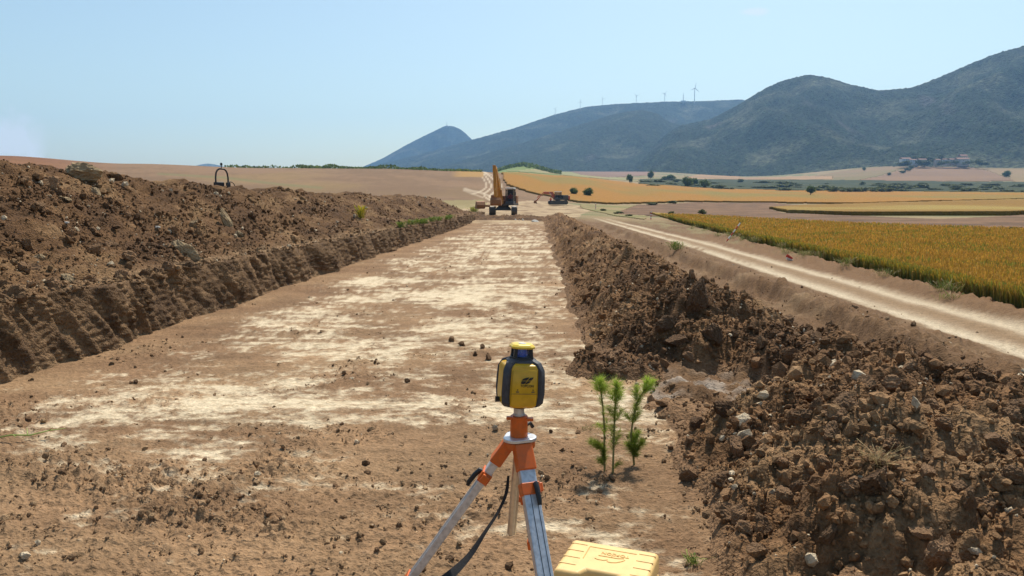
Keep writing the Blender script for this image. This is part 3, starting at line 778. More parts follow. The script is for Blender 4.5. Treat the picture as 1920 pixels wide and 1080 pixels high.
def scatter(P, colr, n, lo, hi, a, sub, seed, quota, label, group, stuffname, stufflabel, w=None, pale=.035, sink=.1):
    g = np.random.default_rng(seed)
    px, py, pw = project(P)
    vis = (pw > 0) & (px > -120) & (px < 2040) & (py < 1180)
    wt = vis.astype(float) if w is None else vis * w
    i = g.choice(len(P), n, p=wt / wt.sum())
    s = pareto(n, lo, hi, a, g)
    Q = P[i] + g.normal(size=(n, 3)) * (s[:, None] * .4 + .01); Q[:, 2] = P[i, 2] + s * (.35 - sink)
    rad = s / np.maximum(pw[i], 1)
    order = np.argsort(-rad * (1 + 0 * s))
    big, rest = order[:quota], order[quota:]
    bx, by = px[i[big]], py[i[big]]
    qx = np.quantile(bx, [.2, .4, .6, .8]); cx_ = np.searchsorted(qx, bx)
    cellrank = {}
    for j, k in enumerate(big):
        col_ = np.nonzero(cx_ == cx_[j])[0]; qy = np.quantile(by[col_], [.34, .67]); cy_ = int(np.searchsorted(qy, by[j]))
        key = (int(cx_[j]), cy_); rank = cellrank[key] = cellrank.get(key, 0) + 1
        where = ('high', 'halfway down', 'low')[cy_] + ' in the ' + ('far left', 'left', 'middle', 'right', 'far right')[key[0]] + ' part'
        st = g.random() < pale
        what = ('tan stone' if st else 'brown clod')
        lab = ('largest', 'second largest', 'third largest', 'fourth largest', 'fifth largest', 'sixth largest', 'seventh largest', 'eighth largest', 'ninth largest', 'tenth largest', 'eleventh largest', 'twelfth largest', 'thirteenth largest')[min(rank, 13) - 1]
        clod_obj('stone' if st else 'clod', Q[k], s[k] * .85, M['rock'] if st else M['clod'], lab + ' ' + what + ' ' + where + ' of ' + label, 'stone' if st else 'clod', group)
    V, F = rock_verts(len(rest), sub, g)
    V = V * s[rest][:, None, None] + Q[rest][:, None, :]
    k = V.shape[1]
    FF = (F[None] + (np.arange(len(rest)) * k)[:, None, None]).reshape(-1, 3)
    c = colr[i[rest]] * g.uniform(.75, 1.45, (len(rest), 1))
    st = g.random(len(rest)) < pale
    c[st] = np.array([.50, .40, .27]) * g.uniform(.7, 1.3, (st.sum(), 1))
    o = link(stuffname, npmesh(stuffname, V.reshape(-1, 3), FF, np.repeat(c, k, 0), False), M['clods'])
    tag(o, stufflabel, 'clods', kind='stuff')
wh = sstep(.02, .25, HM) * (.25 + 1.2 * sstep(-.25, .35, fbm(HV[:, 0] * 1.3, HV[:, 1] * 1.3, 2, 860)))
scatter(HV, HC, 17000, .007, .105, 1.85, 1, 11, 110, 'the near heap', 'clods on the near right heap', 'loose_clods', 'crumbled clods covering the heap at lower right', wh + .12)
pxw, pyw, pww = project(WV)
scatter(WV, WC, 14000, .012, .11, 2.1, 1, 12, 45, 'the right ridge', 'clods on the right windrow', 'loose_clods', 'crumbled clods covering the long ridge right of the trench', (sstep(.02, .3, WM) + .15) / np.maximum(pww, 3) ** 1.0)
LVf = LV.reshape(-1, 3); LCf = lc.reshape(-1, 3); pl = project(LVf)[2]
wl = ((1 - wallk) * sstep(.8, 1.0, SS) * (SS < 5.4) * (.22 + 1.3 * sstep(-.25, .35, fbm(YY * .5, SS * .9, 3, 861)))).reshape(-1) / np.maximum(pl, 5) ** .5
scatter(LVf, LCf, 21000, .014, .14, 2.25, 1, 13, 60, 'the left heap', 'clods on the left spoil heap', 'loose_clods', 'crumbled clods covering the tall left spoil heap', wl, .04)
# trench floor and shoulder
g = np.random.default_rng(14)
FB = 0
def floor_pts(n):
    r = 2.7 * np.exp(g.random(n) ** 1.25 * math.log(70 / 2.7)); p = g.uniform(-60, 1980, n)
    a = np.interp(p, pxs, azs); X = np.sin(a) * r; Y = np.cos(a) * r
    ok = (X > -5.7) & (X < 9.5) & (Y > 2.2); X = X[ok]; Y = Y[ok]
    lo = loose_mask(X, Y); pr = np.where(X < 1.0, lo ** 2 * (.06 + .25 * sstep(6.2, 4.8, Y) * sstep(0, -1, X) + sstep(0, .45, fbm(X * .7, Y * 1.1, 2, 90))), .6) + .004
    pr = pr * np.where(np.abs(X - road_c(Y)) < 1.5, .05, 1)
    k = g.random(len(X)) < pr
    X = X[k]; Y = Y[k]
    return np.stack([X, Y, hground(X, Y)], -1), lo[k]
FP, FL = floor_pts(42000)
FC = mixc(TAN * .8, DARK * 1.5, g.random(len(FP)))
mfloor = FP[:, 0] < 1.1
scatter(FP[mfloor], FC[mfloor], 11000, .004, .038, 2.1, 1, 15, 12, 'the trench floor', 'clods on the trench floor', 'soil_crumbs', 'small crumbs of soil strewn over the trench floor', None, .05, .05)
scatter(FP[~mfloor], FC[~mfloor], 5500, .008, .06, 2.0, 1, 16, 8, 'the ground by the road', 'clods beside the dirt road', 'soil_crumbs', 'small crumbs of soil on the bare ground beside the dirt road', None, .03, .05)

# ---- clods and rocks that stand out
def pick(px, py, P):
    x, y, w = project(P); d = np.hypot(x - px, y - py)
    i = np.nonzero(d < max(6, d.min() + 2))[0]
    return P[i[np.argmin(w[i])]].copy()
def feature(name, px, py, P, size_px, sc, rot, mat, label, cat, mi, up=.15):
    p = pick(px, py, P); w = project(p)[2]; s = size_px / 2 / FPX * w
    p[2] += s * up * sc[2]
    return clod_obj(name, p, s, M[mat], label, cat, None, sc, rot, mi)
feature('boulder', 160, 328, LVf, 80, (1.0, .7, .45), (0.1, 0, .2), 'rock', 'large flat tan boulder on the crest of the left heap', 'boulder', 0)
feature('slab', 428, 418, LVf, 64, (.36, .5, 1.0), (.3, -.5, .3), 'rock', 'pale stone slab standing on edge on the left heap', 'stone', 1)
feature('boulder', 352, 474, LVf, 70, (1.0, .6, .45), (.2, .45, .3), 'rock', 'long tan boulder low on the left heap above the bank', 'boulder', 2)
feature('stone', 124, 375, LVf, 28, (1, .7, .4), (.1, .5, .2), 'rock', 'pale flat stone near the top left of the spoil heap', 'stone', 3)
feature('stone', 125, 517, LVf, 34, (1, .7, .5), (.1, .4, .2), 'rock', 'tan stone at far left just above the cut bank', 'stone', 4)
feature('boulder', 60, 500, LVf, 46, (1, .7, .5), (.1, .1, .2), 'clod', 'dark earth boulder at far left above the cut bank', 'boulder', 5)
feature('boulder', 100, 345, LVf, 44, (1, .7, .6), (.3, .6, .2), 'clod', 'dark tilted lump of earth below the crest at upper left', 'boulder', 6)
feature('stone', 293, 426, LVf, 13, (1, .8, .5), (0, .1, 0), 'stone', 'small white stone in the middle of the left heap', 'stone', 7)
feature('stone', 450, 437, LVf, 18, (1, .8, .7), (0, .1, 0), 'rock', 'round yellowish stone below the upright slab', 'stone', 8)
feature('stone', 126, 421, LVf, 12, (1, .8, .5), (0, .1, 0), 'stone', 'small white stone on the left part of the heap', 'stone', 7)
feature('clod', 1305, 572, WV, 104, (.55, .5, .80), (.12, -.1, .2), 'darkclod', 'big upright block of earth on the near end of the right ridge', 'clod', 1, .35)
feature('clod', 1248, 612, WV, 66, (.9, .6, .5), (.3, -.45, .3), 'darkclod', 'long slanting clod left below the upright earth block', 'clod', 2, .25)
feature('clod', 1268, 640, WV, 70, (.8, .7, .6), (.1, .2, .7), 'darkclod', 'round dark clod below the upright earth block', 'clod', 3, .2)
feature('clod', 1335, 630, WV, 70, (.6, .6, .8), (.2, .2, .1), 'darkclod', 'dark clod right below the upright earth block', 'clod', 4, .2)
feature('clod', 1155, 697, WV, 56, (.9, .7, .5), (.2, .1, .3), 'clod', 'lumpy clod at the foot of the ridge behind the saplings', 'clod', 5, .2)
GF = GP[(GR > 2.5) & (GR < 40)]
feature('clod', 1297, 862, GF, 70, (1.0, .6, .36), (0, .05, .1), 'clod', 'flat brown clod at the left foot of the near heap', 'clod', 6, .7)
feature('clod', 1300, 800, HV, 52, (.9, .7, .6), (.1, -.2, .3), 'darkclod', 'angular dark clod on the left shoulder of the near heap', 'clod', 7, .3)
feature('clod', 1352, 770, HV, 60, (.9, .6, .5), (.3, .3, .6), 'darkclod', 'dark wedge of earth at the top left of the near heap', 'clod', 8, .3)
feature('clod', 1355, 905, HV, 76, (1, .7, .45), (.1, -.2, .2), 'clod', 'pale topped clod on the left flank of the near heap', 'clod', 0, .3)
feature('clod', 1556, 1015, HV, 70, (.5, .6, .85), (.3, .4, .2), 'clod', 'upright clod with a flat pale face low on the near heap', 'clod', 1, .3)
feature('clod', 1730, 1000, HV, 66, (.8, .7, .7), (.3, .4, .2), 'clod', 'large round clod near the bottom edge of the near heap', 'clod', 3, .3)
feature('clod', 1640, 900, HV, 95, (.9, .7, .75), (.3, .2, .9), 'darkclod', 'big dark clod under the dry grass tuft on the near heap', 'clod', 5, .05)
feature('clod', 766, 713, GF, 13, (1, .9, .9), None, 'clod', 'single dark clod in the middle of the pale trench floor', 'clod', 2, .5)
for q, (x_, y_, s_) in enumerate([(851, 636, 15), (868, 643, 15), (893, 662, 13), (905, 648, 14), (920, 670, 17)]):
    o = feature('clod', x_, y_, GF, s_, (1, .9, .9), None, 'clod', ('first', 'second', 'third', 'fourth', 'fifth')[q] + ' from the left of five clods in a row behind the laser level', 'clod', q, .5); o['group'] = 'row of clods by the laser level'
EVf = EV.reshape(-1, 3)
feature('stone', 1002, 412, EVf, 17, (1, .6, .55), (0, 0, .1), 'stone', 'large white stone at the right end of the far earth ridge', 'stone', 4, .4)
for q, (x_, y_, s_) in enumerate([(966, 407, 5), (972, 409, 5), (981, 408, 7), (984, 413, 6), (976, 414, 4)]):
    o = feature('stone', x_, y_, EVf, s_, (1, .8, .6), None, 'stone', ('leftmost', 'upper middle', 'upper right', 'lower right', 'lower middle')[q] + ' small white stone on the ridge below the yellow excavator', 'stone', q, .5); o['group'] = 'small white stones at the trench end'

# ================================================================ CROPS AND PLANTS
def blades(P, h, w, cb, ct, lean, g, name, label, mat='blade', cat='crop'):
    n = len(P); a = g.uniform(0, math.pi, n); dx = np.cos(a) * w / 2; dy = np.sin(a) * w / 2
    l = g.normal(size=(n, 2)) * lean[:, None]
    V = np.zeros((n, 6, 3)); z = P[:, 2]
    for k, (f, ww) in enumerate(((0, .5), (.7, .7), (1.0, 1.0))):
        ox = l[:, 0] * f * f; oy = l[:, 1] * f * f
        V[:, 2 * k] = np.stack([P[:, 0] + ox - dx * ww, P[:, 1] + oy - dy * ww, z + h * f], -1)
        V[:, 2 * k + 1] = np.stack([P[:, 0] + ox + dx * ww, P[:, 1] + oy + dy * ww, z + h * f], -1)
    F = np.array([[0, 1, 3, 2], [2, 3, 5, 4]])
    FF = (F[None] + (np.arange(n) * 6)[:, None, None]).reshape(-1, 4)
    C = np.stack([cb, cb, cb * .5 + ct * .5, cb * .5 + ct * .5, ct, ct], 1).reshape(-1, 3)
    o = link(name, npmesh(name, V.reshape(-1, 3), FF, C, True), M[mat]); tag(o, label, cat, kind='stuff')
    return o
g = np.random.default_rng(21)
n = 150000
r = 11 * np.exp(g.random(n) * math.log(110 / 11)); p = g.uniform(1150, 2060, n); a = np.interp(p, pxs, azs)
X = np.sin(a) * r; Y = np.cos(a) * r
Z0 = hbase(X, Y); x_, y_, _ = project(np.stack([X, Y, Z0], -1))
ok = (X > field_edge(Y) + .03) & inpoly(x_, y_, wpoly)
X, Y, Z0, r = X[ok], Y[ok], Z0[ok], r[ok]
ne = 26000
ye = 9 + 85 * g.random(ne) ** 1.7; xe = field_edge(ye) + np.abs(g.normal(size=ne)) * .22 - .06
X = np.concatenate([X, xe]); Y = np.concatenate([Y, ye]); Z0 = np.concatenate([Z0, hbase(xe, ye)]); r = np.hypot(X, Y)
n = len(X); edge = sstep(.7, .1, X - field_edge(Y))
h = g.uniform(.40, .56, n) * (1 - .12 * edge * g.random(n)); w = np.maximum(.010, r * .00075) * g.uniform(.7, 1.5, n)
u = g.random((n, 1)); green = (fbm(X * .3, Y * .3, 3, 545)[:, None] + edge[:, None] * .55 + g.normal(size=(n, 1)) * .25) > .30
ct = np.where(green, np.array([.27, .27, .045]), np.array([.59, .32, .058])) * (.65 + .8 * u)
yel = g.random(n) < .10 + .25 * edge; ct[yel] = np.array([.55, .36, .04]) * (.7 + .6 * u[yel])
ct *= .84
cb = np.array([.075, .10, .025]) * (.6 + .8 * g.random((n, 1)))
blades(np.stack([X, Y, Z0 - .02], -1), h, w, cb, ct, np.full(n, .06), g, 'wheat_stalks', 'ripe wheat stalks with green feet standing in the near field')

def ground_at(px, py, r0=40, r1=3000):
    rr = r0 * np.exp(np.linspace(0, math.log(r1 / r0), 1500)); a = float(np.interp(px, pxs, azs))
    X = np.sin(a) * rr; Y = np.cos(a) * rr; Z = hbase(X, Y)
    y = project(np.stack([X, Y, Z], -1))[1]
    i = np.argmax(y <= py) if (y <= py).any() else len(rr) - 1
    return Vector((X[i], Y[i], Z[i]))
def leafquads(C, s, g, flat=0.0):
    n = len(C); Rm = rotmats(n, g)
    q = np.array([[-1, -.6, 0], [1, -.6, 0], [1, .6, 0], [-1, .6, 0]]) * .5
    V = np.einsum('nij,kj->nki', Rm, q) * s[:, None, None] + C[:, None, :]
    return V.reshape(-1, 3), np.arange(n * 4).reshape(-1, 4)
def crown_mesh(name, n, seed, clumps=26, squash=.8, leaf=.11, top=0.0):
    """crown of unit height standing on z = 0, radius about .55"""
    g = np.random.default_rng(seed)
    c = g.normal(size=(clumps, 3)); c /= np.linalg.norm(c, axis=1)[:, None]; c *= g.uniform(.35, 1, (clumps, 1)) ** .6
    c = c * np.array([.46, .46, .44 * squash]) + np.array([0, 0, .52])
    k = g.integers(0, clumps, n); rad = g.uniform(.08, .2, clumps)
    P = c[k] + g.normal(size=(n, 3)) * rad[k][:, None] * .62
    P[:, 2] = np.maximum(P[:, 2], .03)
    V, F = leafquads(P, g.uniform(.6, 1.4, n) * leaf, g)
    return npmesh(name, V, F, None, False)
CROWN = [crown_mesh('crown', 1500, 31 + i, 24 + 4 * i) for i in range(4)]
BUSHM = [crown_mesh('foliage', 420, 61 + i, 14, .8, .16) for i in range(4)]
def trunk_mesh(h, r, seed):
    mb = MB(); g = random.Random(seed)
    mb.tube([(0, 0, -.05), (.02 * h, 0, h * .4), (.0, .03 * h, h * .75)], [r, r * .75, r * .35], 7)
    for i in range(4):
        a = g.uniform(0, 6.28); z = h * g.uniform(.3, .6)
        mb.tube([(0.01, 0, z), (math.cos(a) * h * .18, math.sin(a) * h * .18, z + h * .18)], [r * .4, r * .15], 5)
    me = bpy.data.meshes.new('trunk'); me.from_pydata(mb.v, [], mb.f); me.polygons.foreach_set('use_smooth', [True] * len(me.polygons))
    return me
TRUNK = trunk_mesh(1, .045, 5)
def tree(name, px, py, wpx, hpx, label, cat, group=None, i=0, mat='leaf', lift=.0, loc=None, rng_=(40, 3000)):
    p = ground_at(px, py, *rng_) if loc is None else Vector(loc)
    s = p.length / FPX; h = hpx * s; w = wpx * s
    e = empty(name, p, random.uniform(0, 6.28)); tag(e, label, cat, group)
    c = link('crown', CROWN[i % 4], M[mat], e); c.scale = (w * .9, w * .9, h * (1 - lift)); c.location = (0, 0, h * lift)
    t = link('trunk', TRUNK, M['bark'], e); t.scale = (h, h, h * .9)
    return e
def bush(px, py, wpx, hpx, label, group, i, loc=None, name='bush', rng_=(40, 3000)):
    p = ground_at(px, py, *rng_) if loc is None else Vector(loc)
    s = p.length / FPX
    o = link(name, BUSHM[i % 4], M['scrubleaf']); o.location = p - Vector((0, 0, .05 * hpx * s)); o.scale = (wpx * s, wpx * s, hpx * s)
    o.rotation_euler = (0, 0, random.uniform(0, 6.28)); tag(o, label, 'bush', group)
    return o
tree('tree', 1076, 366, 15, 14, 'left one of the two round bushy trees in the orange field', 'tree', None, 0, rng_=(150, 600))
tree('tree', 1103, 369, 18, 17, 'right one of the two round bushy trees in the orange field', 'tree', None, 1, rng_=(150, 600))
tree('tree', 1519, 367, 16, 17, 'lone dark tree standing in the wheat on the right', 'tree', None, 2, lift=.2, rng_=(200, 900))
tree('tree', 1180, 342, 13, 15, 'tall round tree at the left end of the green strip', 'tree', None, 3, rng_=(400, 900))
tree('tree', 1219, 335, 11, 15, 'tall tree at the top edge of the green strip beside the pink field', 'tree', None, 0, rng_=(500, 1300))
tree('tree', 1288, 351, 18, 19, 'tall dark tree in the thicket at the left of the green strip', 'tree', None, 1, rng_=(400, 900))
tree('tree', 1320, 353, 20, 15, 'yellowish bush tree at the right edge of the thicket', 'tree', None, 2, 'scrubleaf', rng_=(400, 900))
tree('tree', 1300, 346, 18, 12, 'low round tree in the middle of the thicket', 'tree', None, 3, rng_=(400, 900))
tree('tree', 1254, 338, 24, 10, 'wide low tree at the top of the thicket', 'tree', None, 0, rng_=(500, 1300))
tree('tree', 1884, 332, 12, 10, 'small tree on the straw field right of the village', 'tree', None, 1, rng_=(900, 1700))
tree('tree', 1617, 320, 6, 6, 'tiny lone tree on the fields left of the village', 'tree', None, 2, rng_=(900, 1700))
XB = sorted(random.uniform(1205, 1930) for _ in range(79))
for i, x in enumerate(XB):
    t = random.random(); y = 341 + 17 * t ** .8 + (x - 1300) * .006
    if x < 1320: y = 338 + 12 * t
    k = random.random()
    bush(x, y, random.uniform(9, 30), random.uniform(3.5, 6.5) * (1.2 if k < .3 else .8), ordw(i + 1) + ' scrub bush from the left in the green strip below the far fields', 'bushes in the green strip', i, rng_=(430, 1100))
for i, x in enumerate([1560, 1572, 1584, 1600, 1614, 1630, 1646, 1664]):
    bush(x, 361, 20, 9, ordw(i + 1) + ' dark bush from the left in the clump right of the lone wheat tree', 'dark bushes right of the lone tree', i, rng_=(430, 1100))
for i, (x, y, w, h) in enumerate([(1690, 325, 10, 5), (1699, 321, 10, 6), (1705, 317, 9, 7), (1664, 329, 7, 5), (1712, 313, 10, 7)]):
    bush(x, y, w, h, ('second lowest', 'middle', 'second highest', 'lowest', 'highest')[i] + ' dark hedge bush climbing the tan field to the village', 'hedge bushes below the village', i, rng_=(900, 1700))
for i, (x, y, w, h) in enumerate([(1260, 405, 12, 9), (1318, 404, 14, 12), (1905, 438, 18, 12), (1225, 385, 20, 6), (1262, 382, 18, 6), (1160, 402, 16, 6), (1180, 406, 14, 5), (1130, 396, 12, 5)]):
    bush(x, y, w, h, ('green weed bush at the left corner of the ploughed land', 'round green bush in the middle of the ploughed land', 'dark bush at the right edge behind the near wheat', 'left weed patch on the far edge of the ploughed land', 'right weed patch on the far edge of the ploughed land', 'left green weed bush on the verge beside the road', 'right green weed bush on the verge beside the road', 'green weed bush on the verge by the white stake')[i], 'weed bushes at the ploughed land', i, rng_=(50, 330))
# hedge on the skyline of the left hill
g = np.random.default_rng(77)
x = np.concatenate([g.uniform(425, 900, 900), g.uniform(560, 905, 1300)]); a = np.interp(x, pxs, azs); r = g.uniform(322, 338, len(x))
X = np.sin(a) * r; Y = np.cos(a) * r; hh = (.5 + 1.2 * sstep(-.2, .4, fbm(x * .02, x * 0, 3, 990))) * g.random(len(x))
P = np.stack([X, Y, hbase(X, Y) + hh], -1); V, F = leafquads(P, g.uniform(.5, 1.1, len(P)), g)
tag(link('hedgerow', npmesh('hedgerow', V, F, None, False), M['leaf']), 'low dark hedge along the skyline of the left hill', 'hedge', kind='stuff')
x = g.uniform(930, 1052, 1500); a = np.interp(x, pxs, azs); r = g.uniform(760, 800, len(x)) - np.where(x > 985, 20, 0)
X = np.sin(a) * r; Y = np.cos(a) * r; P = np.stack([X, Y, hbase(X, Y) + g.random(len(x)) * 3.5], -1); V, F = leafquads(P, g.uniform(1, 2.2, len(P)), g)
tag(link('hedgerow', npmesh('hedgerow', V, F, None, False), M['leaf']), 'dark hedge round the light green knoll beyond the excavators', 'hedge', kind='stuff')

# grass tufts and weeds
def tuft(name, loc, n, h, spread, cols, label, cat, seed, lean=.5, w=.006):
    g = np.random.default_rng(seed); P = np.zeros((n, 3)); P[:, :2] = g.normal(size=(n, 2)) * spread
    c = np.array(cols)[g.integers(0, len(cols), n)] * g.uniform(.7, 1.3, (n, 1))
    o = blades(P, h * g.uniform(.5, 1, n), w * g.uniform(.6, 1.3, n), c * .7, c, np.full(n, h * lean), g, name, label, cat=cat)
    del o['kind']; o.location = loc; return o
GREEN = [(.10, .17, .02), (.17, .24, .04), (.22, .26, .05)]; STRAW = [(.50, .38, .19), (.40, .30, .15), (.30, .22, .10)]
p = pick(1645, 868, HV); tuft('grass_tuft', p, 90, .11, .03, STRAW, 'dry straw grass tuft on top of the near heap', 'grass', 1, .8, .004)
p = pick(1303, 1053, GF); tuft('weed', p, 60, .05, .02, GREEN, 'tiny green weed on bare soil right of the yellow case', 'weed', 2, .6, .006)
p = pick(1100, 800, GF); tuft('grass_tuft', p, 50, .03, .05, GREEN + STRAW, 'sparse grass left of the saplings', 'grass', 3, 1.0, .005)
for i, (x, y) in enumerate([(815, 412), (838, 408), (800, 418), (775, 420), (755, 425), (826, 414), (790, 415), (848, 405)]):
    p = pick(x, y, LVf); tuft('weed', p, 70, .28, .11, GREEN, ordw(sorted([815, 838, 800, 775, 755, 826, 790, 848]).index(x) + 1) + ' green weed from the left on the far end of the left bank', 'weed', 10 + i, .5, .035)['group'] = 'weeds on the far left bank'
p = pick(680, 405, LVf); tuft('weed', p, 70, .55, .07, [(.5, .42, .03), (.2, .25, .04), (.55, .45, .04)], 'yellow flowering weed on the left heap slope', 'weed', 30, .3, .03)
p = ground_at(888, 398, 60, 200); tuft('weed', p, 160, .9, .35, [(.45, .40, .05), (.16, .2, .04)], 'yellowish weed left of the spare bucket', 'weed', 31, .3, .05)
p = pick(1262, 470, GP[(GR > 10) & (GR < 60)]); tuft('weed', p, 90, .35, .12, GREEN, 'green weed on the bare bank left of the dirt road', 'weed', 32, .5, .02)
YW = sorted(random.uniform(14, 70) for _ in range(26))
for i in range(26):
    Y = YW[i]; X = float(field_edge(np.array([Y]))[0]) - random.uniform(.2, 1.0)
    z = float(hground(np.array([[X]]), np.array([[Y]]))[0, 0])
    tuft('weed', (X, Y, z), 70, random.uniform(.15, .35), .12, GREEN + STRAW, ordw(i + 1) + ' nearest low weed on the soil bank between dirt road and wheat', 'weed', 50 + i, .6, .012)['group'] = 'weeds along the wheat edge'
# uprooted vine on the trench floor
mb = MB(); p = pick(45, 822, GF)
mb.tube([Vector(p) + Vector(v) for v in ((-.25, .02, .02), (-.12, .0, .05), (.02, .03, .04), (.14, .10, .06), (.22, .2, .05))], [.006, .008, .007, .006, .003], 6)
for v, l in (((.0, .03, .05), (-.05, .1, .08)), ((.14, .1, .06), (.2, .06, .1)), ((-.1, 0, .05), (-.02, -.08, .06))):
    mb.tube([Vector(p) + Vector(v), Vector(p) + Vector(l)], [.005, .002], 5)
tag(mb.build('vine', plain('vine_green', (.30, .36, .09), .7), smooth=True), 'pale green uprooted vine lying at far left of the trench floor', 'plant')

# pine saplings by the tripod
def sapling(label, stem_px, Y, tufts, seed):
    g = np.random.default_rng(seed)
    pts = [at(x, y, Y) for x, y in stem_px]
    b = pts[0].copy(); zz = float(hground(np.array([[b.x]]), np.array([[b.y]]))[0, 0]); pts[0].z = zz - .02
    e = empty('pine_sapling', (b.x, b.y, zz)); tag(e, label, 'sapling', None)
    o3 = Vector((b.x, b.y, zz))
    mb = MB(); k = len(pts); mb.tube([q - o3 for q in pts], [.0085 - .0045 * i / (k - 1) for i in range(k)], 7)
    mb.build('stem', M['bark'] if False else plain('sapling_stem', (.22, .20, .07), .8, 0, .15, 60), e, smooth=True)
    V = []; C = []
    stp = [q - o3 for q in pts]
    extra = []
    for _ in range(10):
        j = g.integers(0, len(stem_px) - 1); t = g.random(); xa = stem_px[j][0] * (1 - t) + stem_px[j + 1][0] * t; ya = stem_px[j][1] * (1 - t) + stem_px[j + 1][1] * t
        extra.append((xa, ya, xa + g.uniform(-13, 13), ya - g.uniform(6, 18), 36, .055, g.uniform(.6, 1.25)))
    for (x0, y0, x1, y1, n, ln, bright) in list(tufts) + extra:
        n = int(n * .9)
        A = at(x0, y0, Y) - o3; B = at(x1, y1, Y) - o3
        A = np.array(A); B = np.array(B); B = B + g.normal(size=3) * np.array([.004, .03, .004])
        t = g.random(n)[:, None]; P = A + (B - A) * t + g.normal(size=(n, 3)) * .006
        ax = (B - A) / max(1e-6, np.linalg.norm(B - A))
        d = g.normal(size=(n, 3)); d -= (d @ ax)[:, None] * ax * .3; d /= np.linalg.norm(d, axis=1)[:, None]; d = d * .9 + ax * .75 + np.array([0, 0, .1]); d /= np.linalg.norm(d, axis=1)[:, None]
        l = ln * 1.15 * g.uniform(.6, 1.2, (n, 1)); sd_ = np.cross(d, g.normal(size=(n, 3))); sd_ /= np.linalg.norm(sd_, axis=1)[:, None]
        wd = .0014
        V.append(np.stack([P - sd_ * wd, P + sd_ * wd, P + d * l + np.array([0, 0, -.1]) * l * .6], 1))
        c = np.array([.27, .35, .05]) * bright * g.uniform(.6, 1.5, (n, 1)) + g.uniform(0, .03, (n, 1)) * np.array([1, .7, 0])
        C.append(np.repeat(c, 3, 0))
    V = np.concatenate(V).reshape(-1, 3); C = np.concatenate(C)
    link('needles', npmesh('needles', V, np.arange(len(V)).reshape(-1, 3), C, False), M['needle'], e)
sapling('left pine sapling, thin bare stem with bright green top, beside the tripod', [(1134, 862), (1133, 800), (1130, 760), (1127, 735), (1126, 718)], 5.32,
        [(1127, 735, 1126, 712, 420, .07, 1.35), (1122, 735, 1116, 720, 160, .06, 1.3), (1130, 738, 1136, 724, 130, .06, 1.3), (1128, 760, 1127, 735, 110, .035, .9), (1133, 845, 1118, 828, 420, .055, .7), (1124, 842, 1108, 830, 300, .05, .75), (1134, 866, 1132, 846, 420, .05, .5), (1134, 872, 1124, 862, 200, .05, .5), (1131, 802, 1120, 795, 110, .04, 1.2), (1134, 815, 1138, 785, 120, .05, .9)], 1)
sapling('middle pine sapling, the tallest straight stem of the three', [(1149, 876), (1151, 820), (1153, 770), (1154, 740), (1155, 722)], 5.28,
        [(1154, 745, 1155, 718, 460, .075, 1.3), (1152, 752, 1143, 736, 160, .06, 1.2), (1156, 752, 1165, 738, 170, .06, 1.25), (1152, 790, 1154, 745, 260, .05, .75), (1151, 780, 1140, 765, 110, .05, .7), (1153, 790, 1166, 770, 180, .055, .7), (1150, 845, 1152, 795, 220, .05, .55), (1151, 835, 1164, 815, 170, .055, .7), (1149, 878, 1162, 868, 150, .045, .55), (1149, 830, 1146, 800, 90, .05, .7)], 2)
sapling('right pine sapling leaning outward with a bushy foot', [(1190, 852), (1183, 815), (1187, 785), (1194, 755), (1206, 735), (1216, 724)], 5.5,
        [(1206, 738, 1214, 712, 330, .065, 1.45), (1214, 735, 1223, 716, 330, .06, 1.4), (1192, 752, 1195, 726, 280, .06, 1.2), (1190, 770, 1202, 742, 330, .055, .95), (1186, 790, 1194, 760, 260, .055, .7), (1188, 790, 1200, 776, 200, .05, .6), (1184, 790, 1172, 775, 170, .055, .7), (1190, 845, 1186, 815, 500, .065, .8), (1190, 848, 1204, 825, 420, .06, .7), (1190, 850, 1176, 832, 420, .06, .8), (1196, 855, 1186, 845, 320, .05, .5), (1190, 830, 1198, 808, 260, .06, 1.0)], 3)

# ================================================================ FAR THINGS: turbines, masts, houses
M['white'] = plain('white_paint', (.66, .67, .68), .5)
M['plaster'] = plain('plaster', (.52, .47, .41), .9, 0, .1, 3)
M['roof'] = plain('roof_tiles', (.27, .14, .10), .9, 0, .2, 3)
def turbine(px, py_base, hub_px, r, label, spin, rz):
    p = at(px, py_base, 1.0); d = Vector((p.x, p.y, 0)).normalized()
    k = r / math.hypot(p.x, p.y); z = CAMZ + (p.z - CAMZ) * k
    H = hub_px / FPX * r
    e = empty('wind_turbine', (d.x * r, d.y * r, z - 4), rz); tag(e, label, 'wind turbine', None)
    mb = MB(); mb.cyl((0, 0, -4), (0, 0, H + 4), H * .030, H * .018, 10); mb.build('tower', M['white'], e, smooth=True)
    mb = MB(); mb.bar((0, -H * .06, H + 5), (0, H * .09, H + 5), H * .06, H * .06); mb.build('nacelle', M['white'], e)
    mb = MB(); mb.cyl((0, -H * .06, H + 5), (0, -H * .11, H + 5), H * .035, H * .01, 8); mb.build('hub', M['white'], e, smooth=True)
    for i in range(3):
        a = spin + i * 2 * math.pi / 3; v = Vector((math.sin(a), 0, math.cos(a))); c = Vector((0, -H * .085, H + 5))
        mb = MB(); mb.bar(c, c + v * H * .18, H * .03, H * .012, (0, 1, 0), H * .034, H * .010); mb.bar(c + v * H * .18, c + v * H * .45, H * .034, H * .010, (0, 1, 0), H * .008, H * .004)
        mb.build('blade', M['white'], e)
TT_ = ('rightmost and largest wind turbine on the ridge', 'second wind turbine from the right on the ridge', 'third wind turbine from the right on the ridge', 'fourth wind turbine from the right on the ridge', 'second wind turbine from the left on the ridge', 'leftmost wind turbine on the ridge')
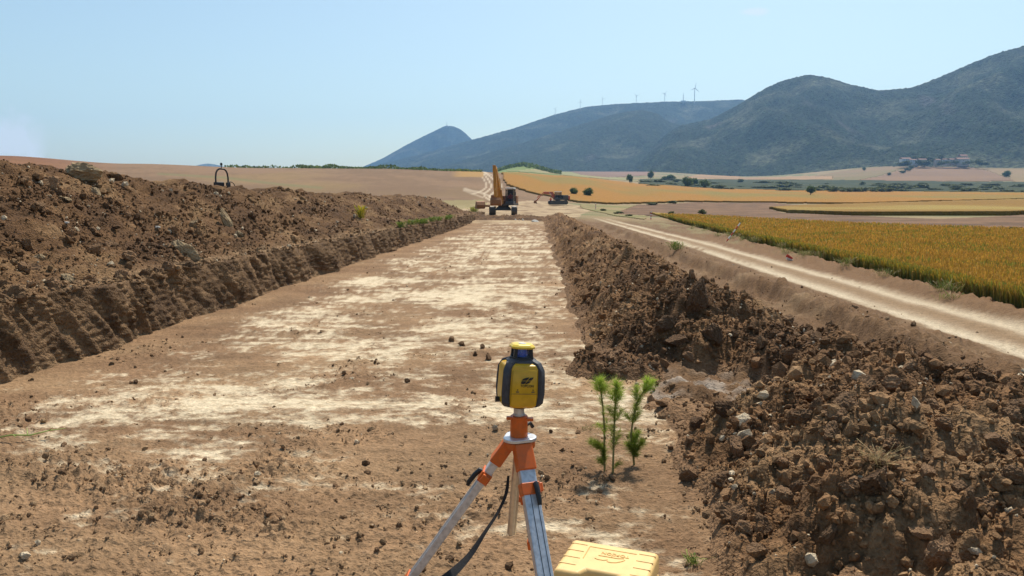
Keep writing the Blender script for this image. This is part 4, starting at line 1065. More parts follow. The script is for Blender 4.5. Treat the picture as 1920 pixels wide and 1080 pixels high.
for i, (x, yb, hp) in enumerate([(1302, 191, 23), (1246, 192, 15), (1193, 195, 14), (1130, 198, 12), (1088, 204, 12), (1041, 216, 11)]):
    turbine(x, yb, hp, 3780, TT_[i], .15 + i * .5, .25)
def mast(px, py, hpx, r, label):
    p = at(px, py, 1.0); k = r / math.hypot(p.x, p.y); H = hpx / FPX * r
    mb = MB(); b = Vector((p.x * k, p.y * k, CAMZ + (p.z - CAMZ) * k))
    for s, q in ((-1, -1), (1, -1), (0, 1)): mb.tube([b + Vector((s * H * .04, q * H * .04, -10)), b + Vector((0, 0, H))], [H * .018, H * .008], 5)
    for f in (.2, .45, .7): mb.box(b + Vector((0, 0, H * f)), (H * .08, H * .08, H * .03))
    mb.box(b + Vector((0, 0, H * .05)), (H * .5, H * .4, H * .14))
    tag(mb.build('radio_mast', M['white']), label, 'mast')
mast(838, 237, 10, 4700, 'radio mast on top of the pointed blue grey peak')
mast(1281, 191, 16, 3790, 'thin lattice mast left of the largest wind turbine')
def house(px, py, wpx, hpx, label, rz, r=1490, roofh=.45, white=False):
    p = at(px, py, 1.0); k = r / math.hypot(p.x, p.y); s = r / FPX; W = wpx * s; H = hpx * s; D = W * .6
    e = empty('house', (p.x * k, p.y * k, CAMZ + (p.z - CAMZ) * k), rz); tag(e, label, 'house', None)
    mb = MB(); mb.box((0, 0, H / 2 - 3), (W, D, H + 6)); mb.build('wall', M['white'] if white else M['plaster'], e)
    mb = MB(); R = H * roofh; o = .6
    mb.add([(-W / 2 - o, -D / 2 - o, H), (W / 2 + o, -D / 2 - o, H), (W / 2 + o, D / 2 + o, H), (-W / 2 - o, D / 2 + o, H), (-W / 2 - o, 0, H + R), (W / 2 + o, 0, H + R)], [(0, 1, 5, 4), (2, 3, 4, 5), (0, 4, 3), (1, 2, 5), (3, 2, 1, 0)])
    mb.build('roof', M['roof'], e)
    for i in range(3):
        mb = MB(); mb.box((W * (-.3 + .3 * i), -D / 2 - .03, H * .55), (1.1, .1, 1.4)); mb.build('window', M['darkglass'], e)
M['darkglass'] = plain('dark_glass', (.03, .035, .04), .15, 0, .1, 5, spec=.6)
house(1697, 303, 15, 4.5, 'long white village house at the left end of the village', .1, white=True)
house(1711, 304, 11, 3.5, 'low house right of the long white village house', -.1, white=True)
house(1728, 304, 12, 4, 'beige village house third from the left', .0)
house(1757, 304, 9, 3.5, 'small village house in the middle of the village', .3)
house(1771, 304, 6, 4, 'narrow pale village house in the middle of the village', -.3, white=True)
house(1785, 304, 11, 4, 'village house left of the large red roofed one', .1)
house(1803, 305, 18, 5.5, 'largest village house with red roof at the right end', -.05)
house(1805, 298, 12, 4, 'red roofed house behind the largest village house', .2, r=1530, roofh=.8)
XT = sorted(random.uniform(1680, 1850) for _ in range(30))
for i, x in enumerate(XT):
    y = random.uniform(297, 308) if x > 1700 else random.uniform(300, 310)
    if 300 < y < 305 and random.random() < .6: y = 308
    p = at(x, y, 1.0); r = 1475 if y > 304 else 1515; k = r / math.hypot(p.x, p.y); 
    bush(0, 0, random.uniform(8, 15), random.uniform(5, 9), ordw(i + 1) + ' dark tree from the left among the village houses', 'trees round the village', i, loc=(p.x * k, p.y * k, CAMZ + (p.z - CAMZ) * k - 2), name='tree')['category'] = 'tree'

# ================================================================ EXCAVATORS
M['yellow_paint'] = plain('digger_yellow', (.55, .25, .035), .45, 0, .15, 2.5, dirt=(.20, .13, .07))
M['red_paint'] = plain('digger_red', (.50, .09, .035), .45, 0, .15, 2.5, dirt=(.22, .12, .08))
M['rust'] = plain('rusty_brown', (.30, .125, .045), .7, 0, .2, 3, dirt=(.12, .08, .05))
M['steel'] = plain('dark_steel', (.075, .068, .062), .6, .3, .2, 4, dirt=(.16, .11, .07))
M['rod'] = plain('chrome_rod', (.7, .7, .7), .2, 1.0, .05, 5)
M['grey'] = plain('cab_grey', (.72, .71, .68), .5, 0, .1, 4)
M['cabdark'] = plain('cab_dark', (.06, .065, .075), .5, 0, .1, 4)
def glassmat():
    m, nt, b = newmat('cab_glass')
    b.inputs['Base Color'].default_value = (.03, .045, .06, 1); b.inputs['Roughness'].default_value = .15; b.inputs['Specular IOR Level'].default_value = .25
    no = N(nt, 'ShaderNodeTexNoise'); no.inputs['Scale'].default_value = 3; mr = N(nt, 'ShaderNodeMapRange'); mr.inputs[3].default_value = .22; mr.inputs[4].default_value = .4
    nt.links.new(no.outputs[0], mr.inputs[0]); nt.links.new(mr.outputs[0], b.inputs['Alpha'])
    return m
M['glass'] = glassmat()
def excavator(label, loc, rz, swing, paint, boom, stick, bucket, bcurl, roofcol, tailcol):
    """local axes: forward is -Y, right hand of the viewer facing it +X"""
    e = empty('excavator', loc, rz); tag(e, label, 'excavator', None)
    for s in (-1, 1):
        mb = MB(); L, h, w = 4.1, .92, .62; pts = []
        for i in range(9): a = math.pi / 2 + math.pi * i / 8; pts.append((-L / 2 + h / 2 + math.cos(a) * h / 2, h / 2 + math.sin(a) * h / 2))
        for i in range(9): a = -math.pi / 2 + math.pi * i / 8; pts.append((L / 2 - h / 2 + math.cos(a) * h / 2, h / 2 + math.sin(a) * h / 2))
        Mx = Matrix(((0, 0, 1, s * 1.24), (1, 0, 0, 0), (0, 1, 0, .02), (0, 0, 0, 1)))
        t = mb.prism(pts, w, Mx).build('track', M['steel'], e)
        sh = MB(); P = [Vector((0, q[0], q[1] + .02)) for q in pts]; P.append(P[0]); seg = []
        for a, b in zip(P[:-1], P[1:]):
            n = max(1, int((b - a).length / .19))
            for i in range(n): seg.append((a.lerp(b, (i + .5) / n), (b - a).normalized()))
        for c, d in seg:
            nrm = Vector((1, 0, 0)).cross(d); c = c + nrm * (.02 if nrm.dot(c - Vector((0, 0, .48))) > 0 else -.02)
            sh.bar(Vector((s * 1.24 - w / 2 - .03, c.y, c.z)), Vector((s * 1.24 + w / 2 + .03, c.y, c.z)), .14, .035, nrm)
        sh.build('track_shoes', M['steel'], t)
        f = MB(); f.bar((s * 1.24, -L / 2 + .55, .95), (s * 1.24, -L / 2 + .1, .92), .5, .05); f.build('track_guard', M['grey'], e, .01)
    mb = MB(); mb.box((0, 0, .72), (1.9, 1.9, .38), None, .75); mb.cyl((0, 0, .85), (0, 0, 1.1), .62, .62, 20); mb.build('undercarriage', M['steel'], e, .02)
    hs = Matrix.Rotation(swing, 4, 'Z')
    def T(v): return hs @ Vector(v)
    R3 = hs.to_3x3()
    mb = MB(); mb.box(T((0, .75, 1.2)), (2.7, 3.5, .22), R3); mb.build('deck', M['steel'], e, .02)
    mb = MB(); mb.box(T((-.85, .9, 1.78)), (1.0, 2.9, .95), R3); mb.box(T((.0, 1.75, 1.75)), (2.7, 1.3, .88), R3); mb.build('engine_housing', M[tailcol], e, .05)
    mb = MB(); mb.box(T((0, 2.55, 1.6)), (2.6, .5, .95), R3, .94); mb.build('counterweight', M[paint], e, .12)
    mb = MB(); mb.box(T((-.25, -.55, 1.45)), (.9, .9, .5), R3); mb.build('boom_bracket', M['rust'], e, .03)
    # cab: posts, roof, panes
    cx, cy, cw, cl, z0, z1 = .83, -.05, .86, 1.55, 1.32, 2.95
    cb = MB()
    for sx in (-1, 1):
        for sy in (-1, 1): cb.bar(T((cx + sx * cw / 2, cy + sy * cl / 2, z0)), T((cx + sx * cw / 2 * .95, cy + sy * cl / 2 * .95, z1)), .08, .08, R3 @ Vector((0, 1, 0)))
    cb.box(T((cx, cy, z0 + .12)), (cw + .02, cl + .02, .26), R3); cb.box(T((cx, cy + cl / 2, z0 + .8)), (cw, .1, 1.6), R3)
    cab = cb.build('cab', M['cabdark'], e, .015)
    mb = MB(); mb.box(T((cx, cy, z1 + .06)), (cw + .08, cl + .10, .16), R3); mb.build('roof', M[roofcol], cab, .03)
    for (ox, oy, sx, sy) in ((0, -cl / 2, cw - .1, .02), (-cw / 2, 0, .02, cl - .1), (cw / 2, 0, .02, cl - .1)):
        mb = MB(); mb.box(T((cx + ox * .97, cy + oy * .97, (z0 + z1) / 2 + .1)), (sx, sy, z1 - z0 - .34), R3); mb.build('window', M['glass'], cab)
    mb = MB(); mb.box(T((cx, cy + .35, z0 + .5)), (.5, .12, .8), R3); mb.box(T((cx, cy + .1, z0 + .22)), (.5, .5, .16), R3); mb.build('seat', M['steel'], cab, .03)
    mb = MB(); mb.bar(T((cx + cw / 2, cy - cl / 2, 2.5)), T((cx + cw / 2 + .22, cy - cl / 2 - .1, 2.5)), .03, .03); mb.box(T((cx + cw / 2 + .25, cy - cl / 2 - .1, 2.4)), (.18, .05, .34), R3); mb.build('mirror', M['steel'], cab)
    mb = MB(); mb.cyl(T((-.9, -.3, 1.5)), T((-.9, -.3, 2.25)), .025, .025, 6); mb.cyl(T((-1.25, -.3, 1.5)), T((-1.25, -.3, 2.25)), .025, .025, 6); mb.bar(T((-.9, -.3, 2.25)), T((-1.25, -.3, 2.25)), .05, .05); mb.build('handrail', M['grey'], e)
    def plate(name, pts, w, mat, x0=-.25, par=e):
        n = len(pts); Mx = hs @ Matrix(((0, 0, 1, x0), (1, 0, 0, 0), (0, 1, 0, 0), (0, 0, 0, 1)))
        b = MB(); b.prism(pts, w, Mx); return b.build(name, M[mat], par, .03)
    bo = plate('boom', boom, .46, paint)
    st = plate('stick', stick, .34, paint)
    def cylr(a, b, x, par):
        a = Vector(a); b = Vector(b)
        m = MB(); m.cyl(T((x, a.x, a.y)), T((x, a.x * .45 + b.x * .55, a.y * .45 + b.y * .55)), .085, .085, 10); c = m.build('hydraulic_cylinder', M[paint], par, smooth=True)
        m = MB(); m.cyl(T((x, a.x, a.y)), T((x, b.x, b.y)), .045, .045, 8); m.build('rod', M['rod'], c, smooth=True)
    bm = [(boom[0][0] + boom[-1][0]) / 2, (boom[0][1] + boom[-1][1]) / 2]
    k = len(boom) // 2
    for x in (-.56, .06): cylr((-1.0, 1.3), (boom[1][0] * .6 + boom[2][0] * .4, boom[1][1] * .6 + boom[2][1] * .4 - .1), x, e)
    cylr(boom[-2], stick[0], -.25, bo)
    cylr(((stick[0][0] * .6 + stick[2][0] * .4) - .35, stick[0][1] * .6 + stick[2][1] * .4), (bucket[0] - .3, bucket[1] + .35), -.25, st)
    # bucket: curved shell of plates with side cheeks and teeth
    prof2 = [(q[0] * .8, q[1] * .8) for q in [(0, .35), (-.45, .30), (-.75, -.05), (-.70, -.45), (-.35, -.75), (.15, -.80)]]
    def rot(q): c, s_ = math.cos(bcurl), math.sin(bcurl); return (bucket[0] + q[0] * c - q[1] * s_, bucket[1] + q[0] * s_ + q[1] * c)
    b = MB()
    for a, c in zip(prof2[:-1], prof2[1:]):
        a2, c2 = rot(a), rot(c); b.bar(T((-.25, a2[0], a2[1])), T((-.25, c2[0], c2[1])), 1.15, .05, R3 @ Vector((0, 1, .01)))
    for x in (-.82, .32):
        b.prism([rot(q) for q in prof2], .05, hs @ Matrix(((0, 0, 1, x), (1, 0, 0, 0), (0, 1, 0, 0), (0, 0, 0, 1))))
    bk = b.build('bucket', M['rust'], e)
    for i in range(5):
        q0 = rot((.12, -.80)); q1 = rot((.36, -.82)); x = -.75 + i * .25
        m = MB(); m.bar(T((x, q0[0], q0[1])), T((x, q1[0], q1[1])), .09, .07, (0, 0, 1), .04, .02); m.build('tooth', M['steel'], bk)
    return e, T(Vector((cx, cy, z0)))
P1 = at(944, 403, 85)
# boom points: (y, z) with forward negative
exc1, seat1 = excavator('yellow excavator facing the viewer with its boom raised at the trench end', P1, 0.03, -.16, 'yellow_paint',
    [(-.55, 1.35), (-1.7, 3.5), (-3.9, 5.25), (-4.15, 5.0), (-2.15, 2.95), (-.95, 1.3)], [(-4.35, 5.45), (-3.75, 5.25), (-3.35, 2.15), (-3.65, 2.05)][::1], (-3.2, 1.75), .8, 'grey', 'rust')
P2 = at(1046, 383.5, 178)
exc2, seat2 = excavator('red excavator in side view reaching left beyond the yellow one', P2, -math.pi / 2 + .25, -.2, 'red_paint',
    [(-.3, 1.4), (-1.2, 3.05), (-3.4, 3.0), (-3.5, 2.55), (-1.6, 2.4), (-.8, 1.3)], [(-3.2, 3.15), (-3.7, 2.75), (-5.3, .85), (-5.05, .75)], (-5.2, .75), .3, 'grey', 'steel')
# spare bucket on the ground left of the yellow excavator
P = at(905, 391, 83); e = empty('digger_bucket', P, .3); tag(e, 'spare digging bucket lying left of the yellow excavator', 'bucket')
mb = MB(); pr = [(0, .95), (-.55, .85), (-.85, .45), (-.75, .12), (-.3, 0), (.6, .02)]
for a, c in zip(pr[:-1], pr[1:]): mb.bar((-.5, a[0], a[1]), (-.5, c[0], c[1]), 1.5, .05, (0, 1, .01))
for x in (-1.25, .25): mb.prism(pr, .05, Matrix(((0, 0, 1, x), (1, 0, 0, 0), (0, 1, 0, 0), (0, 0, 0, 1))))
mb.build('shell', M['rust'], e); e.scale = (.62, .8, .85)
mb = MB(); mb.bar((.25, -.2, .35), (1.3, -.1, .32), .35, .25); mb.build('hitch', M['rust'], e, .03)

# ================================================================ PEOPLE
def person_mat(name, bands):
    m, nt, b = newmat(name); tc = N(nt, 'ShaderNodeTexCoord'); sx = N(nt, 'ShaderNodeSeparateXYZ'); cr = N(nt, 'ShaderNodeValToRGB')
    nt.links.new(tc.outputs['Object'], sx.inputs[0]); mr = N(nt, 'ShaderNodeMath', operation='DIVIDE'); mr.inputs[1].default_value = 1.9
    nt.links.new(sx.outputs[2], mr.inputs[0]); nt.links.new(mr.outputs[0], cr.inputs[0]); cr.color_ramp.interpolation = 'CONSTANT'
    el = cr.color_ramp.elements
    el[0].position = 0; el[0].color = (*bands[0][1], 1); el[1].position = bands[1][0] / 1.9; el[1].color = (*bands[1][1], 1)
    for p, c in bands[2:]: q = el.new(p / 1.9); q.color = (*c, 1)
    nt.links.new(cr.outputs[0], b.inputs['Base Color']); b.inputs['Roughness'].default_value = .85
    return m
def person(label, loc, rz, J, Ed, mat, scale=1.0):
    me = bpy.data.meshes.new('person'); names = list(J)
    me.from_pydata([J[k][0] for k in names], [(names.index(a), names.index(b)) for a, b in Ed], [])
    o = link('person', me, mat); o.location = loc; o.rotation_euler = (0, 0, rz); o.scale = (scale,) * 3
    o.modifiers.new('skin', 'SKIN')
    for i, k in enumerate(names):
        me.skin_vertices[0].data[i].radius = (J[k][1], J[k][1] if len(J[k]) < 3 else J[k][2])
        me.skin_vertices[0].data[i].use_root = (k == 'pelvis')
    s = o.modifiers.new('sub', 'SUBSURF'); s.levels = 1; s.render_levels = 2
    tag(o, label, 'person')
    return o
BE = [('pelvis', 'chest'), ('chest', 'neck'), ('neck', 'chin'), ('chin', 'head')]
for s in 'lr': BE += [('pelvis', 'hip' + s), ('hip' + s, 'knee' + s), ('knee' + s, 'ank' + s), ('ank' + s, 'toe' + s), ('chest', 'sh' + s), ('sh' + s, 'elb' + s), ('elb' + s, 'wr' + s), ('wr' + s, 'hand' + s)]
def standing():
    J = {'pelvis': ((0, 0, .95), .15, .12), 'chest': ((0, 0, 1.32), .17, .12), 'neck': ((0, 0, 1.50), .06), 'chin': ((0, -.02, 1.58), .075), 'head': ((0, -.02, 1.70), .095)}
    for s, x in (('l', 1), ('r', -1)):
        J['hip' + s] = ((x * .1, 0, .88), .095); J['knee' + s] = ((x * .12, -.02, .48), .065); J['ank' + s] = ((x * .13, .02, .09), .048); J['toe' + s] = ((x * .15, -.14, .04), .04)
        J['sh' + s] = ((x * .2, 0, 1.40), .065); J['elb' + s] = ((x * .27, .02, 1.12), .045); J['wr' + s] = ((x * .28, -.06, .88), .034); J['hand' + s] = ((x * .28, -.08, .78), .035)
    return J
def sitting():
    J = {'pelvis': ((0, .1, .42), .15, .13), 'chest': ((0, .12, .80), .18, .13), 'neck': ((0, .10, .98), .06), 'chin': ((0, .06, 1.06), .08), 'head': ((0, .06, 1.18), .10)}
    for s, x in (('l', 1), ('r', -1)):
        J['hip' + s] = ((x * .1, .05, .40), .10); J['knee' + s] = ((x * .16, -.38, .44), .07); J['ank' + s] = ((x * .16, -.42, .08), .05); J['toe' + s] = ((x * .17, -.56, .05), .04)
        J['sh' + s] = ((x * .2, .1, .88), .07); J['elb' + s] = ((x * .28, -.02, .62), .05); J['wr' + s] = ((x * .24, -.28, .62), .036); J['hand' + s] = ((x * .23, -.37, .63), .038)
    return J
mp1 = person_mat('worker_clothes', [(0, (.03, .03, .035)), (.14, (.06, .05, .06)), (.93, (.50, .06, .03)), (1.2, (.6, .16, .04)), (1.52, (.45, .28, .20)), (1.72, (.6, .58, .5))])
mp2 = person_mat('driver_clothes', [(0, (.04, .05, .09)), (.50, (.45, .05, .05)), (1.0, (.40, .24, .17)), (1.2, (.04, .03, .02))])
person('worker in red jacket and dark trousers standing by the red excavator', at(1032.5, 383, 174), .6, standing(), BE, mp1)
s1 = Vector(P1) + Matrix.Rotation(.03, 3, 'Z') @ seat1
person('driver in a red top sitting in the cab of the yellow excavator', s1 + Vector((0, -.05, .0)), -.13, sitting(), BE, mp2)

# ================================================================ ROLLER BEHIND THE LEFT HEAP
P = at(418, 378, 34); zg = float(hbase(np.array([P.x]), np.array([P.y]))[0])
e = empty('road_roller', (P.x, P.y, zg), math.radians(62)); tag(e, 'orange roller with black roll bar half hidden behind the left heap', 'roller')
M['orange_paint'] = plain('machine_orange', (.62, .16, .03), .45, 0, .1, 3, dirt=(.25, .13, .07))
M['black'] = plain('black_rubber', (.02, .02, .022), .6, 0, .1, 10)
mb = MB(); mb.tube([(x_ * .62, y_, z_) for x_, y_, z_ in ((-.55, 0, 1.2), (-.55, 0, 2.35), (-.50, 0, 2.55), (-.38, 0, 2.68), (-.2, 0, 2.74), (.2, 0, 2.74), (.38, 0, 2.68), (.50, 0, 2.55), (.55, 0, 2.35), (.55, 0, 1.2))], .038, 10)
for x in (-.34, .34): mb.box((x, 0, 2.0), (.16, .12, .26))
mb.build('roll_bar', M['black'], e, smooth=True)
mb = MB(); mb.cyl((0, 0, 2.74), (0, 0, 2.92), .02, .02, 6); mb.cyl((0, 0, 2.9), (0, 0, 3.02), .06, .045, 10); mb.build('beacon', M['black'], e, smooth=True)
mb = MB(); mb.box((0, .1, 1.05), (1.3, 1.6, .5)); mb.box((0, 1.35, 1.45), (1.2, 1.5, .9)); mb.build('body', M['orange_paint'], e, .06)
mb = MB(); mb.box((0, -.05, 1.55), (.52, .5, .16)); mb.box((0, .2, 1.85), (.5, .14, .62)); mb.build('seat', M['black'], e, .05)
mb = MB(); mb.tube([(.2 * math.cos(a), -.62 + .06 * math.sin(a), 1.95 + .2 * math.sin(a)) for a in np.linspace(0, 6.283, 15)], .02, 6); mb.cyl((0, -.75, 1.4), (0, -.62, 1.95), .03, .03, 6); mb.build('steering_wheel', M['black'], e, smooth=True)
for y in (-1.3, 1.5):
    mb = MB(); mb.cyl((-.62, y, .6), (.62, y, .6), .6, .6, 28); mb.build('drum', M['steel'], e, .02)
mb = MB(); mb.box((0, -1.0, 1.25), (1.2, .9, .2)); mb.build('front_frame', M['orange_paint'], e, .03)

# ================================================================ STAKES
def stake(x0, y0, x1, y1, label, rng_, w=.05, dy=0):
    p = ground_at(x0, y0, *rng_); b = p - Vector((0, 0, .05)); t = at(x1, y1, p.y + dy)
    e = empty('survey_stake', b); tag(e, label, 'stake'); d = (t - b)
    for i in range(6):
        m = MB(); m.bar(d * (i / 6), d * ((i + 1) / 6), w, w, (0, 1, 0)); m.build('band', M['stake_red'] if i % 2 == 0 else M['stake_white'], e)
M['stake_red'] = plain('stake_red', (.55, .06, .04), .6); M['stake_white'] = plain('stake_white', (.75, .73, .70), .6)
stake(1364, 452, 1388, 418, 'leaning red and white survey stake in the near wheat', (30, 80), .06)
stake(1221, 411, 1221, 396, 'upright red and white stake at the far corner of the near wheat', (50, 150), .11)
stake(1117, 393, 1117, 381, 'white stake beside the dirt road near the red excavator', (80, 250), .13)
P = pick(1480, 483, GP[(GR > 10) & (GR < 60)]); e = empty('marker_board', Vector(P) + Vector((0, 0, .03)), .5); tag(e, 'small red and white marker lying on the soil bank by the wheat', 'marker')
mb = MB(); mb.box((0, 0, .10), (.34, .03, .12), Euler((.5, .5, 0)).to_matrix()); mb.build('board', M['stake_red'], e)
mb = MB(); mb.box((.0, -.02, .0), (.36, .03, .09), Euler((.5, .35, 0)).to_matrix()); mb.build('stripe', M['stake_white'], e)
# the crow-like clod lump on the crest
# ================================================================ TRIPOD
M['orange_plastic'] = plain('tripod_orange', (.62, .115, .012), .42, 0, .12, 45, .05, dirt=(.35, .10, .03))
M['alu'] = plain('scratched_aluminium', (.60, .60, .61), .42, .55, .12, 60, .05)
M['alu_white'] = plain('pale_aluminium', (.66, .66, .67), .35, .6, .06, 60)
M['blackp'] = plain('black_plastic', (.015, .015, .016), .4, 0, .1, 60)
TY = 2.9
HUB = at(973, 822, TY); GZ0 = float(hbase(np.array([HUB.x]), np.array([HUB.y]))[0])
tp = empty('tripod', (HUB.x, HUB.y, 0)); tag(tp, 'orange and aluminium surveying tripod in the foreground', 'tripod')
hz = HUB.z
def loc(v): return Vector(v) - Vector((HUB.x, HUB.y, 0))
def rounded_tri(r, cut, n=6):
    pts = []
    for k in range(3):
        a0_ = math.radians(90 + 120 * k)
        for j in range(-n, n + 1): a = a0_ + j / n * math.radians(38); pts.append((math.cos(a) * r * (1 - cut * abs(j / n) ** 2), math.sin(a) * r * (1 - cut * abs(j / n) ** 2)))
    return pts
feet = [Vector((-.83, 2.92, 0)), Vector((.165, 2.27, 0)), Vector((.05, 3.52, 0))]
mb = MB(); mb.prism(rounded_tri(.072, .12), .014, Matrix.Translation((0, 0, hz + .004)) @ Matrix.Rotation(.35, 4, 'Z')); mb.build('head_plate', M['alu_white'], tp, .003)
mb = MB(); mb.prism(rounded_tri(.066, .14), .03, Matrix.Translation((0, 0, hz - .020)) @ Matrix.Rotation(.35, 4, 'Z')); mb.build('head', M['orange_plastic'], tp, .006)
mb = MB()
ring = lambda r, z: [(math.cos(t) * r, math.sin(t) * r, hz + z) for t in np.linspace(0, 2 * math.pi, 25)[:-1]]
mb.loft([ring(.034, .010), ring(.036, .012), ring(.0345, .075), ring(.0345, .080), ring(.036, .082), ring(.036, .092), ring(.033, .096)])
mb.box((-.032, -.015, hz + .089), (.036, .018, .012)); mb.box((.040, -.012, hz + .084), (.036, .024, .012))
mb.build('elevator_collar', M['orange_plastic'], tp, .002)
mb = MB(); mb.cyl((0, 0, hz + .06), (0, 0, hz + .142), .0215, .0215, 20); mb.cyl((0, 0, hz + .098), (0, 0, hz + .103), .0245, .0245, 20); mb.build('centre_column', M['alu'], tp, smooth=True)
ce = at(959, 1000, TY); ct_ = Vector((0, 0, hz - .02)); cl_ = loc(ce)
mb = MB(); mb.cyl(ct_, cl_, .0185, .0185, 18); mb.build('lower_column', plain('tan_tube', (.66, .61, .53), .3, .85, .1, 50), tp, smooth=True)
mb = MB(); mb.tube([(.03, .035, hz + .045), (.045, .05, hz + .05), (.055, .06, hz + .03)], [.006, .007, .008], 8); mb.build('crank', M['blackp'], tp, smooth=True)
for k, f in enumerate(feet):
    d2 = (f - Vector((HUB.x, HUB.y, 0))); out = d2.normalized()
    top = out * .048 + Vector((0, 0, hz - .03)); foot = Vector((d2.x, d2.y, GZ0 - .01)); ax = (foot - top).normalized()
    sd2 = Vector((-out.y, out.x, 0)); nrm = sd2.cross(ax).normalized()
    lg = MB()
    w_, t_ = (.064, .034)
    up_ = nrm
    lg.bar(top + ax * .075, top + ax * (foot - top).length * .58, w_, t_, up_)
    leg = lg.build('leg', M['alu'], tp, .004)
    # grooves of the extruded profile
    for q in (-.006, .018):
        gr_ = MB(); o_ = nrm * (t_ / 2 + .0004); gr_.bar(top + ax * .16 + sd2 * q + o_, top + ax * (foot - top).length * .57 + sd2 * q + o_, .0022, .0012, up_); gr_.bar(top + ax * .16 + sd2 * q - o_, top + ax * (foot - top).length * .57 + sd2 * q - o_, .0022, .0012, up_)
        gr_.build('groove', M['blackp'], leg)
    m = MB(); m.bar(top + ax * (foot - top).length * .5, foot - ax * .06, .032, .022, up_); m.build('lower_leg', M['alu'], tp, .003)
    m = MB(); m.bar(foot - ax * .1, foot, .03, .03, up_, .012, .012); m.bar(foot - ax * .10 + out * .0, foot - ax * .10 + out * .055, .03, .012); m.build('foot', M['orange_plastic'], tp, .003)
    m = MB(); m.bar(top - ax * .018, top + ax * .085, .072, .048, up_, .076, .052); m.build('leg_hinge', M['orange_plastic'], tp, .006)
    cpos = .155 if k < 2 else .36
    m = MB(); m.bar(top + ax * (cpos - .022), top + ax * (cpos + .025), .078, .046, up_); m.box(top + ax * cpos + sd2 * .042, (.022, .03, .035), Matrix((sd2, nrm, ax)).transposed()); cl2 = m.build('clamp', M['orange_plastic'], tp, .004)
    s_ = nrm if nrm.dot(Vector((0, -1, .3))) > 0 else -nrm
    if k == 0: s_ = Vector((out.x, out.y, .4)).normalized()
    a_ = top + ax * (cpos - .012) + s_ * .028 + (sd2 * (.018 if sd2.x > 0 else -.018) if k == 1 else Vector((0, 0, 0)))
    m = MB(); m.tube([a_ - s_ * .014, a_ + s_ * .004, a_ + s_ * .010 + ax * .025, a_ + s_ * .012 + ax * .065, a_ + s_ * .008 + ax * .082], [.009, .011, .0105, .010, .008], 10); m.build('lever', M['blackp'], cl2, smooth=True)
    m = MB(); m.bar(top + ax * (foot - top).length * .555, top + ax * (foot - top).length * .605, .078, .046, up_); m.build('clamp', M['orange_plastic'], tp, .004)
# carrying strap
sp = [at(953, 893, TY + .03), at(949, 925, TY + .02), at(934, 960, TY), at(908, 1000, TY - .03), at(880, 1042, TY - .06), at(842, 1080, TY - .10), at(800, 1110, TY - .12)]
def catmull(p, k=5):
    q = [2 * p[0] - p[1]] + p + [2 * p[-1] - p[-2]]; out = []
    for i in range(1, len(q) - 2):
        for j in range(k):
            t = j / k; A_, B_, C_, D_ = q[i - 1:i + 3]
            out.append(.5 * (2 * B_ + (C_ - A_) * t + (2 * A_ - 5 * B_ + 4 * C_ - D_) * t * t + (3 * B_ - A_ - 3 * C_ + D_) * t ** 3))
    return out + [p[-1]]
wid = [.005, .009, .011, .013, .017, .024, .028]
path = catmull(sp); wds = catmull([Vector((w, 0, 0)) for w in wid]); vs = []
for i, q in enumerate(path):
    f = i / (len(path) - 1); q = loc(q)
    dv = Vector((.9, -.25 - .5 * f, .2 + .35 * math.sin(f * 5))).normalized()
    vs += [q - dv * wds[i].x, q + dv * wds[i].x]
th = Vector((.0005, .0022, .001)); n = len(path)
vv = vs + [v + th for v in vs]; N2 = len(vs); fs = []
for i in range(n - 1):
    a, b, c, d = 2 * i, 2 * i + 1, 2 * i + 3, 2 * i + 2
    fs += [(a, b, c, d), (N2 + d, N2 + c, N2 + b, N2 + a), (a, d, N2 + d, N2 + a), (b, N2 + b, N2 + c, c)]
m = MB(); m.add(vv, fs); m.build('strap', plain('black_webbing', (.022, .021, .022), .85, 0, .15, 90, .2), tp, smooth=True)

# ================================================================ LASER LEVEL
def text_mesh(body, size, depth):
    cu = bpy.data.curves.new('lettering', 'FONT'); cu.body = body; cu.size = size; cu.extrude = depth; cu.align_x = 'CENTER'; cu.align_y = 'CENTER'
    t = bpy.data.objects.new('lettering', cu); COL.objects.link(t)
    dg = bpy.context.evaluated_depsgraph_get(); me = bpy.data.meshes.new_from_object(t.evaluated_get(dg))
    bpy.data.objects.remove(t); return me
M['laser_yellow'] = plain('laser_yellow', (.60, .335, .008), .32, 0, .08, 25, 0, .5)
M['laser_grey'] = plain('laser_grey_rubber', (.055, .055, .062), .6, 0, .12, 60)
M['blue'] = plain('blue_lens', (.012, .09, .60), .12, 0, .1, 30, 0, .7)
M['clear'] = None
mcl, ntc, bc = newmat('clear_glass'); bc.inputs['Base Color'].default_value = (.8, .9, 1, 1); bc.inputs['Roughness'].default_value = .03; bc.inputs['Alpha'].default_value = .07; M['clear'] = mcl
LB = Vector((HUB.x, HUB.y, hz + .140))
le = empty('laser_level', LB); le.rotation_euler = (math.radians(-2), math.radians(3.6), math.radians(13)); tag(le, 'yellow and grey rotating laser level on top of the tripod', 'laser level')
def octo(hw, hd, ch, z, ox=0):
    return [(hw - ch + ox, -hd, z), (hw + ox, -hd + ch, z), (hw + ox, hd - ch, z), (hw - ch + ox, hd, z), (-hw + ch + ox, hd, z), (-hw + ox, hd - ch, z), (-hw + ox, -hd + ch, z), (-hw + ch + ox, -hd, z)]
mb = MB(); mb.loft([octo(.066, .066, .030, 0), octo(.080, .076, .032, .012), octo(.084, .080, .033, .05), octo(.083, .079, .033, .10), octo(.081, .077, .032, .155), octo(.074, .070, .030, .170), octo(.052, .050, .022, .180)])
body = mb.build('body', M['laser_yellow'], le, .004, seg=3)
